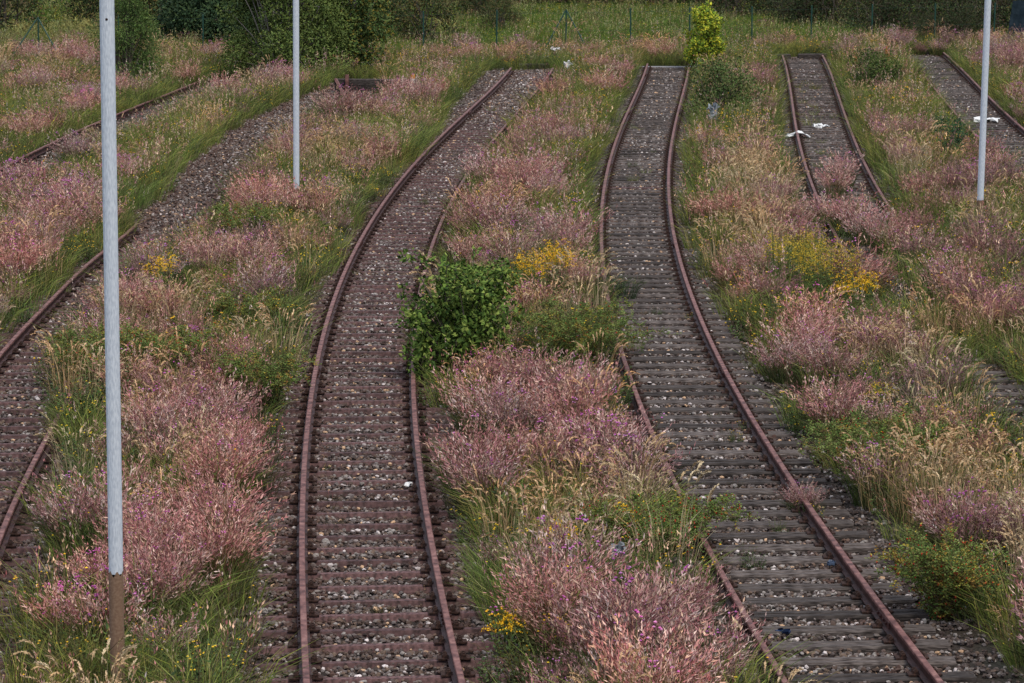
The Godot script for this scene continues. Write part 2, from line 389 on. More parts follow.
func straw_tuft(n: int) -> ArrayMesh:
	var t := Tri.new()
	blades(t, 60, .24, .25, .65, .008, .55, BLADE + [Color(.22, .19, .07), Color(.34, .26, .12)])
	blades(t, 24, .26, .4, .75, .006, .4, STRAW)
	for i in n:
		var a := rf(0, TAU)
		var p := Vector3(cos(a), 0, sin(a)) * .22 * sqrt(rng.randf())
		var b := a + rf(-.8, .8)
		var out := Vector3(cos(b), 0, sin(b))
		var h := rf(.7, 1.05)
		var c := pick(STRAW, .2)
		var arch := rf(.05, .45)
		var mid := p + out * .08 + Vector3(0, h * .62, 0)
		var top := p + out * (.14 + arch * .12) + Vector3(0, h * .93, 0)
		ribbon(t, p, mid, top, .006, Color(.24, .22, .08), c)
		var prev := top
		var dirn := Vector3(out.x * .25, 1, out.z * .25)
		for k in 7:   # the plume bends over
			dirn = (dirn + out * arch * .9 - Vector3(0, arch * .55, 0) * (k * .3)).normalized()
			var nxt := prev + dirn * .026
			var w := .013 * sin(PI * (k + 1.2) / 8.6)
			for j in 3:
				var s := dirn.cross(rdir()).normalized() * w
				t.tri(prev - dirn * .008, prev + s * 1.2 + dirn * .02, nxt, c.lerp(pick(STRAW), .4))
				t.tri(prev, prev - s + dirn * .03, nxt + s * .3, c)
			prev = nxt
	return t.mesh()

func herb_tuft(n: int, r: float, h0: float, h1: float, leafl: float, cols: Array, dots: Array) -> ArrayMesh:
	var t := Tri.new()
	for i in n:
		var a := rf(0, TAU)
		var p := Vector3(cos(a), 0, sin(a)) * r * sqrt(rng.randf())
		var out := Vector3(cos(a), 0, sin(a)) * rf(.1, .6)
		var h := rf(h0, h1)
		var top := p + out * h * .6 + Vector3(0, h, 0)
		t.tube(p, top, .004, .002, 3, Color(.10, .09, .04))
		for k in 11:
			var f := (k + 1.0) / 11.0
			var s := p.lerp(top, f)
			var al := rdir()
			al.y = absf(al.y) * .5
			al = al.normalized()
			var l := leafl * rf(.6, 1.2) * (1.15 - f * .5)
			t.leaf(s, al, al.cross(Vector3.UP + rdir() * .5).normalized(), l, l * .5, pick(cols, .2))
		if dots and rng.randf() < .35:
			for k in 2:
				t.ball(top + rdir() * .03, rf(.010, .016), .8, pick(dots))
	return t.mesh()


# ------------------------------------------------------------------ shrubs and trees
# lumps: [centre, radius]; the leaves sit through the outer half of every lump
func foliage(lumps: Array, per: int, leafl: float, width: float, cols: Array) -> ArrayMesh:
	var t := Tri.new()
	for l in lumps:
		var c: Vector3 = l[0]
		var r: float = l[1]
		var cnt := int(per * r * r)
		var tone := rf(.66, .92)
		for i in cnt:
			var d := rdir()
			var p := c + d * r * pow(rng.randf(), .38) * (1.0 + .18 * noise_c.get_noise_3dv((c + d) * 9.0))
			if p.y < .03: continue
			var al := (rdir() + d * .7 + Vector3(0, -.15, 0)).normalized()
			var sd := al.cross(d + rdir() * .6 + Vector3(0, .3, 0)).normalized()
			var l2 := leafl * rf(.6, 1.2)
			var col := pick(cols, .18)
			t.leaf(p, al, sd, l2, l2 * width, Color(col.r * tone, col.g * tone, col.b * tone))
	return t.mesh()

func limbs(lumps: Array, trunk_r: float, trunks: int, spread: float, col: Color) -> ArrayMesh:
	var t := Tri.new()
	var tops := []
	for k in trunks:
		var a := TAU * k / trunks + rf(-.4, .4)
		var p := Vector3(cos(a), 0, sin(a)) * spread * rf(.3, 1.0)
		tops.append(p)
	for l in lumps:
		var c: Vector3 = l[0]
		var foot: Vector3 = tops[rng.randi() % tops.size()]
		var m := foot.lerp(c, .5) + Vector3(rf(-.1, .1), c.y * .12, rf(-.1, .1))
		t.tube(foot - Vector3(0, .05, 0), m, trunk_r, trunk_r * .65, 6, col)
		t.tube(m, c, trunk_r * .65, trunk_r * .25, 5, col)
		for j in 3:
			t.tube(c, c + rdir() * l[1] * .75, trunk_r * .25, trunk_r * .1, 3, col)
	return t.mesh()

func lumps_in(w: float, h: float, base: float, n: int, r0: float, r1: float, taper := .45) -> Array:
	var out := []
	for i in n:
		var f := (i + rf(.2, .8)) / n
		var y := lerpf(base, h, f)
		var ww := w * (1.0 - taper * f) * sqrt(rng.randf())
		var a := rf(0, TAU)
		out.append([Vector3(cos(a) * ww, y, sin(a) * ww), rf(r0, r1) * (1.05 - .3 * f)])
	return out

func shrub(called: String, x: float, d: float, lumps: Array, per: int, leafl: float, width: float, cols: Array, trunk_r: float, trunks: int, spread: float, bark: Color, label: String, category: String, group := "") -> Node3D:
	var o := thing(called, Vector3(x, -.02, -d), label, category, group)
	kept.append(Vector3(x, d - (.3 if called != "low_shrub" else .8), 1.25 if called == "low_shrub" else .8 if d < 100.0 else 1.5))
	part(o, "trunk" if category == "tree" else "stems", limbs(lumps, trunk_r, trunks, spread, bark), wood_mat)
	part(o, "crown", foliage(lumps, per, leafl, width, cols), leaf_mat, Transform3D.IDENTITY, "stuff")
	return o

# wild rose: arching canes with small leaves, hips and a few yellow leaves
func rose(x: float, d: float, w: float, h: float, canes: int, hips: int, yellow: float, label: String) -> Node3D:
	kept.append(Vector3(x, d - .2, w * .7))
	var o := thing("wild_rose", Vector3(x, -.02, -d), label, "rose bush", "wild rose bushes")
	var tc := Tri.new()
	var tl := Tri.new()
	var th := Tri.new()
	var greens := [Color(0.088, 0.144, 0.036), Color(0.128, 0.184, 0.044), Color(0.064, 0.104, 0.028), Color(0.160, 0.208, 0.064)]
	var yel := [Color(0.272, 0.224, 0.040), Color(0.208, 0.120, 0.032), Color(0.176, 0.192, 0.040), Color(0.144, 0.176, 0.040)]
	for i in canes:
		var a := rf(0, TAU)
		var out := Vector3(cos(a), 0, sin(a))
		var reach := w * rf(.35, 1.05)
		var hh := h * rf(.6, 1.1)
		var p := out * rf(0, .2) * w
		var prev := p
		var old := rng.randf() < .3
		for k in 9:
			var f := (k + 1.0) / 9.0
			var q := p + out * reach * f + Vector3(0, hh * sin(minf(f * 1.9, 2.6) ) * (1.0 - .2 * f), 0) + rdir() * .02
			tc.tube(prev, q, .006 * (1.2 - f), .006 * (1.1 - f) + .001, 4, Color(.10, .07, .04))
			for s in 5:
				var tw := prev.lerp(q, rng.randf())
				var td := (rdir() + Vector3(0, .5, 0)).normalized()
				var tl_len := rf(.06, .17)
				tc.tube(tw, tw + td * tl_len, .003, .0015, 3, Color(.12, .10, .04))
				var col := pick(yel if rng.randf() < yellow * (1.6 if old else .35) else greens, .2)
				for lf in 5:
					var at := tw + td * tl_len * (.3 + .17 * lf)
					var sd := td.cross(Vector3.UP).normalized() * (1.0 if lf % 2 else -1.0)
					var al := (sd + td * .5 + rdir() * .4).normalized()
					tl.leaf(at, al, al.cross(rdir()).normalized(), rf(.028, .045), rf(.016, .026), col)
				if rng.randf() < hips / 600.0:
					th.ball(tw + td * tl_len + Vector3(0, -.01, 0), rf(.008, .0125), 1.25, pick([Color(.36, .025, .015), Color(.42, .05, .02), Color(.28, .02, .015)]))
			prev = q
	part(o, "canes", tc.mesh(), wood_mat)
	part(o, "foliage", tl.mesh(), leaf_mat, Transform3D.IDENTITY, "stuff")
	if th.v.size(): part(o, "rose_hips", th.mesh(), hip_mat, Transform3D.IDENTITY, "stuff")
	return o

func goldenrod_mesh(n: int, w: float, h: float, heads: Array) -> Array:
	var ts := Tri.new()
	var tf := Tri.new()
	for i in n:
		var a := rf(0, TAU)
		var p := Vector3(cos(a), 0, sin(a)) * w * sqrt(rng.randf())
		var hh := h * rf(.7, 1.05)
		var top := p * 1.25 + Vector3(rf(-.06, .06), hh, rf(-.06, .06))
		ts.tube(p, top, .005, .003, 4, Color(.10, .12, .04))
		for k in 16:
			var f := rf(.12, .8)
			var al := rdir()
			al.y = absf(al.y) * .4 + .1
			al = al.normalized()
			ts.leaf(p.lerp(top, f), al, al.cross(Vector3.UP).normalized(), rf(.06, .11), .018, pick([Color(.07, .12, .035), Color(.10, .15, .04), Color(.05, .09, .04)]))
		for k in 7:   # drooping side sprays of tiny heads
			var f := .68 + .34 * k / 9.0
			var s := p.lerp(top, f)
			var b := rf(0, TAU)
			var out := Vector3(cos(b), rf(.0, .5), sin(b)) * (.15 * (1.25 - (f - .68) * 2.4))
			for j in 11:
				var g := (j + 1.0) / 11.0
				var q := s + out * g + Vector3(0, -.05 * g * g, 0) + rdir() * .012
				var up := rdir() * rf(.009, .016)
				var sd := up.cross(rdir()).normalized() * rf(.006, .010)
				tf.tri(q - sd, q + sd, q + up, pick(heads))
				tf.tri(q - sd, q + up, q - up * .8 + sd * .4, pick(heads))
	return [ts.mesh(), tf.mesh()]

func goldenrod(x: float, d: float, n: int, w: float, h: float, label: String, heads: Array = SOFT) -> void:
	kept.append(Vector3(x, d - .35, w + .45))
	var o := thing("goldenrod", Vector3(x, -.02, -d), label, "flower", "goldenrod clumps")
	var ms := goldenrod_mesh(n, w, h, heads)
	part(o, "stems", ms[0], leaf_mat, Transform3D.IDENTITY, "stuff")
	part(o, "flower_heads", ms[1], leaf_mat, Transform3D.IDENTITY, "stuff")


# ------------------------------------------------------------------ tracks
var rail_mat: StandardMaterial3D
var steel_mats := []
var wood_mats := []
var clip_mat: StandardMaterial3D
var leaf_mat: StandardMaterial3D
var wood_mat: StandardMaterial3D
var hip_mat: StandardMaterial3D
var stone_mat: StandardMaterial3D
var post_green: StandardMaterial3D

func rail_mesh(t: String, side: float, d0: float, d1: float) -> ArrayMesh:
	var prof := [Vector2(-.062, .052), Vector2(.062, .052), Vector2(.062, .062), Vector2(.012, .076), Vector2(.009, .155), Vector2(.034, .164), Vector2(.034, .193), Vector2(.027, .2), Vector2(-.027, .2), Vector2(-.034, .193), Vector2(-.034, .164), Vector2(-.009, .155), Vector2(-.012, .076), Vector2(-.062, .062)]
	var tr := Tri.new()
	var prev := []
	var n := int((d1 - d0) / .8)
	for i in n + 1:
		var d := lerpf(d0, d1, float(i) / n)
		var h := heading(t, d)
		var rt := Vector3(-h.z, 0, h.x)
		var p := on_line(t, d) + rt * side * GAUGE_HALF
		p += rt * noise_c.get_noise_2d(d * .35, side * 40.0) * .022 + Vector3(0, noise_c.get_noise_2d(d * .4 + 90.0, side * 9.0) * .008, 0)
		var ring := []
		for q in prof: ring.append(p + rt * q.x + Vector3(0, q.y, 0))
		if i:
			for k in prof.size():
				var j := (k + 1) % prof.size()
				tr.quad(prev[k], prev[j], ring[j], ring[k], Color.WHITE if k >= 5 and k <= 9 else Color(.30, .28, .28))  # web and foot darker: oily rust, plus side shade put into the colour
		if i == 0 or i == n:
			for k in range(1, prof.size() - 1): tr.tri(ring[0], ring[k], ring[k + 1], Color.WHITE)
		prev = ring
	return tr.mesh()

func sleeper_mesh(steel: bool) -> ArrayMesh:
	var tr := Tri.new()
	if steel:   # a pressed trough, its ends bent down
		var l := 1.25
		var prof := [Vector2(-.10, -.10), Vector2(-.078, -.01), Vector2(-.046, .047), Vector2(.046, .049), Vector2(.078, -.01), Vector2(.10, -.10)]
		for k in 5:
			var a: Vector2 = prof[k]
			var b: Vector2 = prof[k + 1]
			tr.quad(Vector3(-l, a.y, a.x), Vector3(l, a.y, a.x), Vector3(l, b.y, b.x), Vector3(-l, b.y, b.x), Color.WHITE)
			for s in [-1.0, 1.0]:
				tr.quad(Vector3(s * l, a.y, a.x), Vector3(s * l, b.y, b.x), Vector3(s * (l + .06), b.y * .5 - .1, b.x), Vector3(s * (l + .06), a.y * .5 - .1, a.x), Color.WHITE)
		return tr.mesh()
	# a timber: worn top edges, a few splits along the grain
	var l := 1.25 + rf(-.06, .05)
	var w := .125 + rf(-.012, .008)
	var lanes := [-w, -w + .02, -w * rf(.2, .5), -w * .2 + .012, w * rf(.1, .5), w - .02, w]
	var n := 6
	var hs := []
	for i in n + 1:
		var r := []
		for k in lanes.size():
			var y := .05 + rf(-.004, .004)
			if k == 0 or k == lanes.size() - 1: y -= rf(.012, .03)
			if k == 3: y -= rf(.0, .022)
			r.append(Vector3(lerpf(-l, l, float(i) / n) + rf(-.015, .015), y, lanes[k] + rf(-.004, .004)))
		hs.append(r)
	for i in n:
		for k in lanes.size() - 1:
			tr.quad(hs[i][k], hs[i + 1][k], hs[i + 1][k + 1], hs[i][k + 1], Color.WHITE)
		for k in [0, lanes.size() - 1]:
			var a: Vector3 = hs[i][k]
			var b: Vector3 = hs[i + 1][k]
			tr.quad(a, b, Vector3(b.x, -.12, b.z), Vector3(a.x, -.12, a.z), Color.WHITE)
	for i in [0, n]:
		for k in lanes.size() - 1:
			var a: Vector3 = hs[i][k]
			var b: Vector3 = hs[i][k + 1]
			tr.quad(a, b, Vector3(b.x, -.12, b.z), Vector3(a.x, -.12, a.z), Color.WHITE)
	return tr.mesh()

func track(t: String, steel: bool, label: String) -> void:
	var o := thing("railway_track", Vector3.ZERO, label, "railway track", "disused railway tracks")
	var gap := .62
	var d1: float = ends[t]
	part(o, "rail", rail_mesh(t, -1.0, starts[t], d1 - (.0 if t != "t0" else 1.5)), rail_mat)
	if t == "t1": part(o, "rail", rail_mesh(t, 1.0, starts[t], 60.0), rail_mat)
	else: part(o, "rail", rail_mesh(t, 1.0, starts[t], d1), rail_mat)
	var meshes := []
	for k in 5: meshes.append(sleeper_mesh(steel))
	var clip := Tri.new()
	clip.slab(Transform3D(Basis.IDENTITY, Vector3(0, .062, 0)), Vector3(.34, .02, .13), .004, Color.WHITE)
	for s in [-1.0, 1.0]:
		for q in [-1.0, 1.0]:
			clip.slab(Transform3D(Basis.IDENTITY, Vector3(s * .095, .088, q * .035)), Vector3(.055, .045, .034), .008, Color.WHITE)
			clip.slab(Transform3D(Basis.IDENTITY, Vector3(s * .095, .112, q * .035)), Vector3(.026, .02, .022), .004, Color.WHITE)
	var clip_mesh := clip.mesh()
	var clips := PackedFloat32Array()
	var d: float = starts[t] + .3
	var sl0: float = starts[t]
	if t == "t0": d = 84.0
	bars[t] = []
	while d < d1 - .1:
		var h := heading(t, d)
		var rt := Vector3(-h.z, 0, h.x)
		var b := Basis(rt, Vector3.UP, -h)
		var b2 := b.rotated(Vector3.UP, rf(-.012, .012) * (1.0 if steel else 2.0)).rotated(rt, rf(-.02, .02)).rotated(h, rf(-.004, .004))
		bars[t].append(d)
		if t == "t3" or t == "t2" or not (d > 52.0 and d < 58.0 and t == "t4"):
			var mats: Array = steel_mats if steel else wood_mats
			var mt: Material = mats[rng.randi() % mats.size()]
			if not steel and rng.randf() < .03: mt = steel_mats[0]
			part(o, "sleeper", meshes[rng.randi() % 5], mt, Transform3D(b2, on_line(t, d) + rt * rf(-.03, .03) * (0.4 if steel else 1.3) + Vector3(0, rf(-.012, .0), 0)))
			for s in [-1.0, 1.0]:
				row(clips, Transform3D(b, on_line(t, d) + rt * s * GAUGE_HALF + Vector3(0, -.002, 0)), Color.WHITE)
		d += gap + rf(-.02, .02)
	many(o, "rail_fastening", clip_mesh, clip_mat, clips)
	var plate := Tri.new()
	plate.slab(Transform3D(Basis.IDENTITY, Vector3(0, .118, 0)), Vector3(.072, .072, .62), .012, Color(.5, .45, .45))
	for k in [-.22, -.08, .08, .22]:
		plate.slab(Transform3D(Basis.IDENTITY, Vector3(0, .12, k)), Vector3(.115, .028, .03), .004, Color(.35, .3, .3))
	var plate_mesh := plate.mesh()
	d = starts[t] + 9.7
	while d < d1 - 2.0:
		for s in [-1.0, 1.0]:
			if t == "t1" and s > 0.0 and d > 58.0: continue
			var h := heading(t, d)
			var rt := Vector3(-h.z, 0, h.x)
			part(o, "fishplate", plate_mesh, rail_mat, Transform3D(Basis(rt, Vector3.UP, -h), on_line(t, d) + rt * s * GAUGE_HALF))
		d += 15.0

func stone_meshes() -> Array:
	var out := []
	for k in 5:
		var s := SphereMesh.new()
		s.radius = .5
		s.height = 1.0
		s.radial_segments = 5
		s.rings = 2
		var a := s.get_mesh_arrays()
		var v: PackedVector3Array = a[Mesh.ARRAY_VERTEX]
		var ix: PackedInt32Array = a[Mesh.ARRAY_INDEX]
		var turn := Basis(rdir(), rf(0, 3))
		for i in v.size():
			var p := v[i]
			var q := 1.0 + .45 * noise_c.get_noise_3d(p.x * 60.0 + k * 50.0, p.y * 60.0, p.z * 60.0)
			v[i] = (turn * p) * q * Vector3(1, .7, .85)
		var t := Tri.new()
		for i in range(0, ix.size(), 3): t.tri(v[ix[i]], v[ix[i + 1]], v[ix[i + 2]], Color.WHITE)
		out.append(t.mesh())
	return out

const STONE := [Color(0.084, 0.070, 0.065), Color(0.049, 0.038, 0.035), Color(0.134, 0.116, 0.108), Color(0.109, 0.079, 0.060), Color(0.032, 0.024, 0.022), Color(0.239, 0.222, 0.208), Color(0.063, 0.045, 0.037), Color(0.106, 0.092, 0.089)]

func ballast(called: String, t: String, pts: Array, d0: float, d1: float, left: float, right: float, near: float, far: float, meshes: Array, rusty: float, label: String, bury := false) -> void:
	var o := thing(called, Vector3.ZERO, label, "ballast", "", "stuff")
	var bufs := []
	for k in meshes.size(): bufs.append(PackedFloat32Array())
	var d := d0
	var step := .5
	while d < d1:
		var f := clampf((d - 26.0) / 60.0, 0, 1)
		var dens := lerpf(near, far, f)
		var cnt := int(dens * step * (left + right))
		var cx := curve_x(pts, d + .25)
		for i in cnt:
			var dd := d + rng.randf() * step
			if bars.has(t):
				var at: int = bars[t].bsearch(dd)
				var near_bar := minf(absf(dd - bars[t][mini(at, bars[t].size() - 1)]), absf(dd - bars[t][maxi(at - 1, 0)]))
				if near_bar < (.07 if t == "t1" or t == "t2" else .115) and rng.randf() < (.93 if dd < 86.0 or t != "t2" else .3): continue
			var off := rf(-left, right)
			var edge := minf(off + left, right - off)
			if edge < .35 and rng.randf() > edge / .35: continue
			var x := cx + off
			var s := rf(.034, .074) * (1.0 + f * .35)
			var c := pick(STONE, .2)
			if rng.randf() < .04: c = Color(.56, .51, .50) * rf(.6, 1.1)
			elif rng.randf() < .03: c = Color(.48, .32, .20)
			if absf(absf(off) - .75) < .3: c = c.lerp(Color(.085, .045, .035), .6 * rng.randf())
			c = c.lerp(Color(.085, .05, .04), rusty * rng.randf())
			if absf(off) > 1.25: c = c.lerp(Color(.055, .042, .036), .7 * rng.randf())
			var y := height_at(x, dd) + .019 + rf(-.016, .018) + .010 * smoothstep(60.0, 90.0, dd) + (.02 * smoothstep(84.0, 94.0, dd) if bury else 0.0)
			row(bufs[rng.randi() % meshes.size()], Transform3D(Basis(rdir(), rf(0, TAU)).scaled(Vector3(s, s * .85, s)), Vector3(x, y, -dd)), c)
		d += step
	for k in meshes.size(): many(o, "stones", meshes[k], stone_mat, bufs[k])


# ------------------------------------------------------------------ vegetation
func kind_at(x: float, d: float) -> String:
	var best := 0.0
	var k := ""
	var wob := noise_a.get_noise_2d(x * 4.5, d * 2.2) * .8 + rf(-.25, .25)
	for p in patches:
		var dx: float = (x - p[1]) / p[3]
		if absf(dx) > 1.4: continue
		var dz: float = (d - p[2]) / p[4]
		var w := 1.0 - (dx * dx + dz * dz) + wob
		if w > best:
			best = w
			k = p[0]
	if k: return k
	var n := noise_a.get_noise_2d(x * 1.3 + 300.0, d * .8)
	var m := noise_a.get_noise_2d(x * 3.0 - 70.0, d * 2.0)
	if d > fence_d(x) + .5: return "S" if m > .42 else "H" if m < .05 else "D" if m < .12 else "G"
	if n > .16: return "P" if m < .15 else "M"
	if m > .24: return "S"
	if n < -.25: return "H"
	return "G"

# single tussocks that grow between the rails: kind, x, d, size
var spots := [
	["P", 7.92, 71.7, 1.10], ["P", 7.49, 69.2, 1.00], ["G", 8.76, 87.5, 0.70], ["P", 7.09, 62.5, 1.20], ["P", 7.30, 61.1, 1.10], ["P", 7.50, 59.8, 1.10], ["H", 6.85, 64.2, 1.20], ["G", 7.51, 66.3, 1.00],
	["P", 6.68, 63.6, 1.00], ["H", 6.80, 61.4, 1.00], ["G", 10.14, 100.4, 0.60], ["G", 12.80, 81.0, 0.70], ["G", 13.05, 87.3, 0.60], ["P", 12.07, 73.9, 0.90], ["G", 12.98, 77.9, 0.80], ["G", 3.32, 74.6, 0.35],
	["G", 2.36, 55.6, 0.30], ["G", -1.08, 77.1, 0.30], ["H", 2.73, 33.5, 0.50], ["G", 2.38, 31.1, 0.30], ["P", 3.58, 36.4, 0.50], ["P", 3.67, 36.3, 0.45], ["H", 3.68, 36.0, 0.50], ["D", 2.03, 53.9, 1.00],
	["D", 1.84, 54.6, 0.90], ["P", -9.81, 60.6, 0.70], ["H", -6.97, 47.2, 0.80], ["H", -7.14, 46.8, 0.70],
]

func place(buf: Dictionary, kinds: Dictionary, bed: int, k: String, px: float, pd: float, s: float) -> void:
	var key := "%d%s" % [bed, k]
	if not buf.has(key):
		buf[key] = []
		for q in kinds[k].size(): buf[key].append(PackedFloat32Array())
	var tone := .74 + .24 * noise_a.get_noise_2d(px * 5.0 + 50.0, pd * 3.0) + rf(-.1, .1)
	var warm := noise_b.get_noise_2d(px * 4.0 + 500.0, pd * 2.0) * .22 + rf(-.06, .06)
	if k == "G": tone *= 1.18
	var tilt := Basis(Vector3(rf(-1, 1), 0, rf(-1, 1)).normalized(), rf(0, .16)) * Basis(Vector3.UP, rf(0, TAU))
	row(buf[key][rng.randi() % kinds[k].size()], Transform3D(tilt.scaled(Vector3(s * 1.05, s, s * 1.05)), Vector3(px, height_at(px, pd), -pd)), Color(tone * (1.0 + warm), tone, tone * (1.0 - warm * .6)) * (Color(.62, .86, .55) if bed == 5 else Color.WHITE))

# the spots where shrubs and flowers stand: x, d, radius
var kept := []

# where the sleepers of each track lie
var bars := {}

func blocked(px: float, pd: float, low: bool) -> bool:
	for q in kept:
		if Vector2(px - q.x, pd - q.y).length() < q.z * (.55 if low and q.z < 1.4 else 1.0): return true
	return false

# which bed a spot lies in; -1 where nothing tall grows
func bed_of(px: float, pd: float, wider: float) -> int:
	if pd > fence_d(px) + .4: return 5
	var inside := false
	for t in lines:
		if pd < starts[t] - 4.0 or pd > ends[t] + 1.0: continue
		var off := px - centre(t, pd)
		var mg := margin(clear[t], pd)
		if off > -mg.x - wider and off < mg.y + wider: return -1
		if absf(off) < 1.0: inside = true
	if pd > 62.0 and pd < 104.5:
		var o2 := px - curve_x(strip, pd) + .3 * noise_a.get_noise_2d(px * 4.0, pd * 3.0)
		if o2 > -.95 - wider and o2 < 1.25 + wider: return -1
	if inside: return 6
	if px < centre("t1", minf(pd, 63.0)) or (pd > 63.0 and px < curve_x(strip, pd)): return 0
	if px < centre("t2", pd): return 1
	if px < centre("t3", pd): return 2
	if px < centre("t4", maxf(pd, 40.0)): return 3
	return 4

func vegetation() -> void:
	var kinds := {"R": [], "T": [], "P": [], "M": [], "G": [], "S": [], "H": [], "D": []}
	for k in 6: kinds.P.append(pink_tuft(120, .46, .55, .92, 4))
	for k in 5: kinds.R.append(pink_tuft(110, .46, .5, .9, 3, SPIKE_SHADED))  # darker copy of the pink tuft, shade of the right-hand beds in its colour
	for k in 3: kinds.T.append(green_tuft(110, .3, .15, .42, [Color(.035, .05, .018), Color(.055, .065, .022), Color(.075, .06, .03), Color(.045, .04, .02), Color(.12, .095, .05)], 0, 2))  # dead thatch, its colour darkened to deepen the shade between tussocks
	for k in 4: kinds.M.append(pink_tuft(95, .46, .5, .82, 16))
	for k in 5: kinds.G.append(green_tuft(120, .28, .24, .68, BLADE + [Color(.12, .17, .035), Color(.18, .225, .045), Color(.26, .23, .09), Color(.10, .145, .03), Color(.24, .24, .065), Color(.24, .29, .06), Color(.19, .24, .05)], 2 if k < 2 else 0, [0, 2, 0, 1, 7][k]))
	for k in 4: kinds.S.append(straw_tuft(24))
	for k in 4: kinds.H.append(herb_tuft(26, .26, .2, .5, .06, [Color(.06, .11, .03), Color(.085, .14, .04), Color(.045, .08, .03), Color(.12, .15, .05)], [Color(.7, .45, .04)] if k % 2 else []))
	for k in 2: kinds.D.append(green_tuft(150, .2, .3, .55, [Color(.03, .06, .025), Color(.045, .075, .03)], 0))
	var names := {"R": "shade_toned_grass", "T": "shade_toned_thatch", "P": "pink_grass", "M": "flowering_grass", "G": "green_grass", "S": "straw_grass", "H": "leafy_weeds", "D": "dark_grass"}
	var looks := {"R": "hair grass seed heads darkened purple brown to stand in for shade", "T": "low withered olive brown grass darkened to stand in for shade", "P": "airy pink seed heads of hair grass", "M": "pink grass dotted with magenta flowers", "G": "low green grass", "S": "straw coloured reed grass with drooping plumes", "H": "low leafy green weeds with yellow dots", "D": "dark green fine grass tufts"}
	var beds := ["on the bank beyond the leftmost track", "in the strip with the tall near lamp post", "in the strip with the dark green bush", "in the strip right of the timber sleeper track", "around the right-hand lamp post", "in the field behind the wire fence", "between the rails of the tracks"]
	var buf := {}
	# twice over the yard: the big tussocks first, then the low growth between them
	for low in [false, true]:
		var cell := .33 if low else .62
		var d := 22.0
		while d < 152.0:
			var reach := .178 * d + 2.2
			var x := -reach
			while x < reach:
				var px := x + rf(-.5, .5) * cell
				var pd := d + rf(-.5, .5) * cell
				x += cell
				var bed := bed_of(px, pd, 0.0 if low else maxf(.0, .22 + .5 * noise_a.get_noise_2d(px * 3.0 + 900.0, pd * 2.5)))
				if bed < 0: continue
				var k := kind_at(px, pd)
				var tall := k == "P" or k == "M" or k == "S"
				var dice := rng.randf()
				var s := 1.0
				var sparse := lerpf(1.0, .55, smoothstep(38.0, 85.0, pd))
				if not low and rng.randf() > sparse: continue
				if low:
					if tall:
						if dice > .5 + .4 * (1.0 - sparse) / .45: continue
						if k == "S" and dice < .36 * sparse * sparse: s = .85
						elif dice < .08: k = "H"
						elif dice < .2 + .45 * (1.0 - sparse) / .45: k = "G"
						else: k = "T"
					elif k == "G" and dice < .3: k = "H"
					elif k == "H" and dice < .3: k = "G"
				elif k == "S":
					if dice > lerpf(.9, .62, smoothstep(60.0, 90.0, pd)): continue
					if dice < .1: k = "P"
				elif tall:
					if dice > lerpf(.97, .8, smoothstep(35.0, 70.0, pd)): continue
					if dice < .018: k = "S"
				else:
					if dice > (.03 if bed == 5 else .15): continue
					s = .8
					k = "S" if dice < .008 else "M" if dice < .05 else "P"
				var cn := noise_b.get_noise_2d(px * 14.0, pd * 9.0)
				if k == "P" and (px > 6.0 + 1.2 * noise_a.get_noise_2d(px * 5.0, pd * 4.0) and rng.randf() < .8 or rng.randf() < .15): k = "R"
				if blocked(px, pd, low): continue
				s *= (1.0 + .4 * cn) * rf(.62, 1.18) * (1.22 if rng.randf() < .12 else 1.0)
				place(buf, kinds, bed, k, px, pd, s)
			d += cell
	# small weeds pushing up through the ballast
	for w in [["t1", 30.0, 62.0, 70], ["t2", 28.0, 108.0, 70], ["t3", 28.0, 108.0, 90], ["t4", 66.0, 112.0, 110], ["t5", 74.0, 115.0, 50], ["t0", 84.0, 103.0, 40]]:
		for i in w[3]:
			var wd := rf(w[1], w[2])
			var wx := centre(w[0], wd) + rf(-1.2, 1.2)
			place(buf, kinds, 6, ["G", "H", "T", "T", "T"][rng.randi() % 5], wx, wd, rf(.14, .42))
	for q in spots:
		place(buf, kinds, 6, q[0], q[1], q[2], q[3])
	for key in buf:
		var bed := int(key.substr(0, 1))
		var k: String = key.substr(1)
		var o := thing(names[k], Vector3.ZERO, looks[k] + " " + beds[bed], "grass" if k != "H" else "weeds", "", "stuff")
		for q in buf[key].size(): many(o, "tuft", kinds[k][q], leaf_mat, buf[key][q])


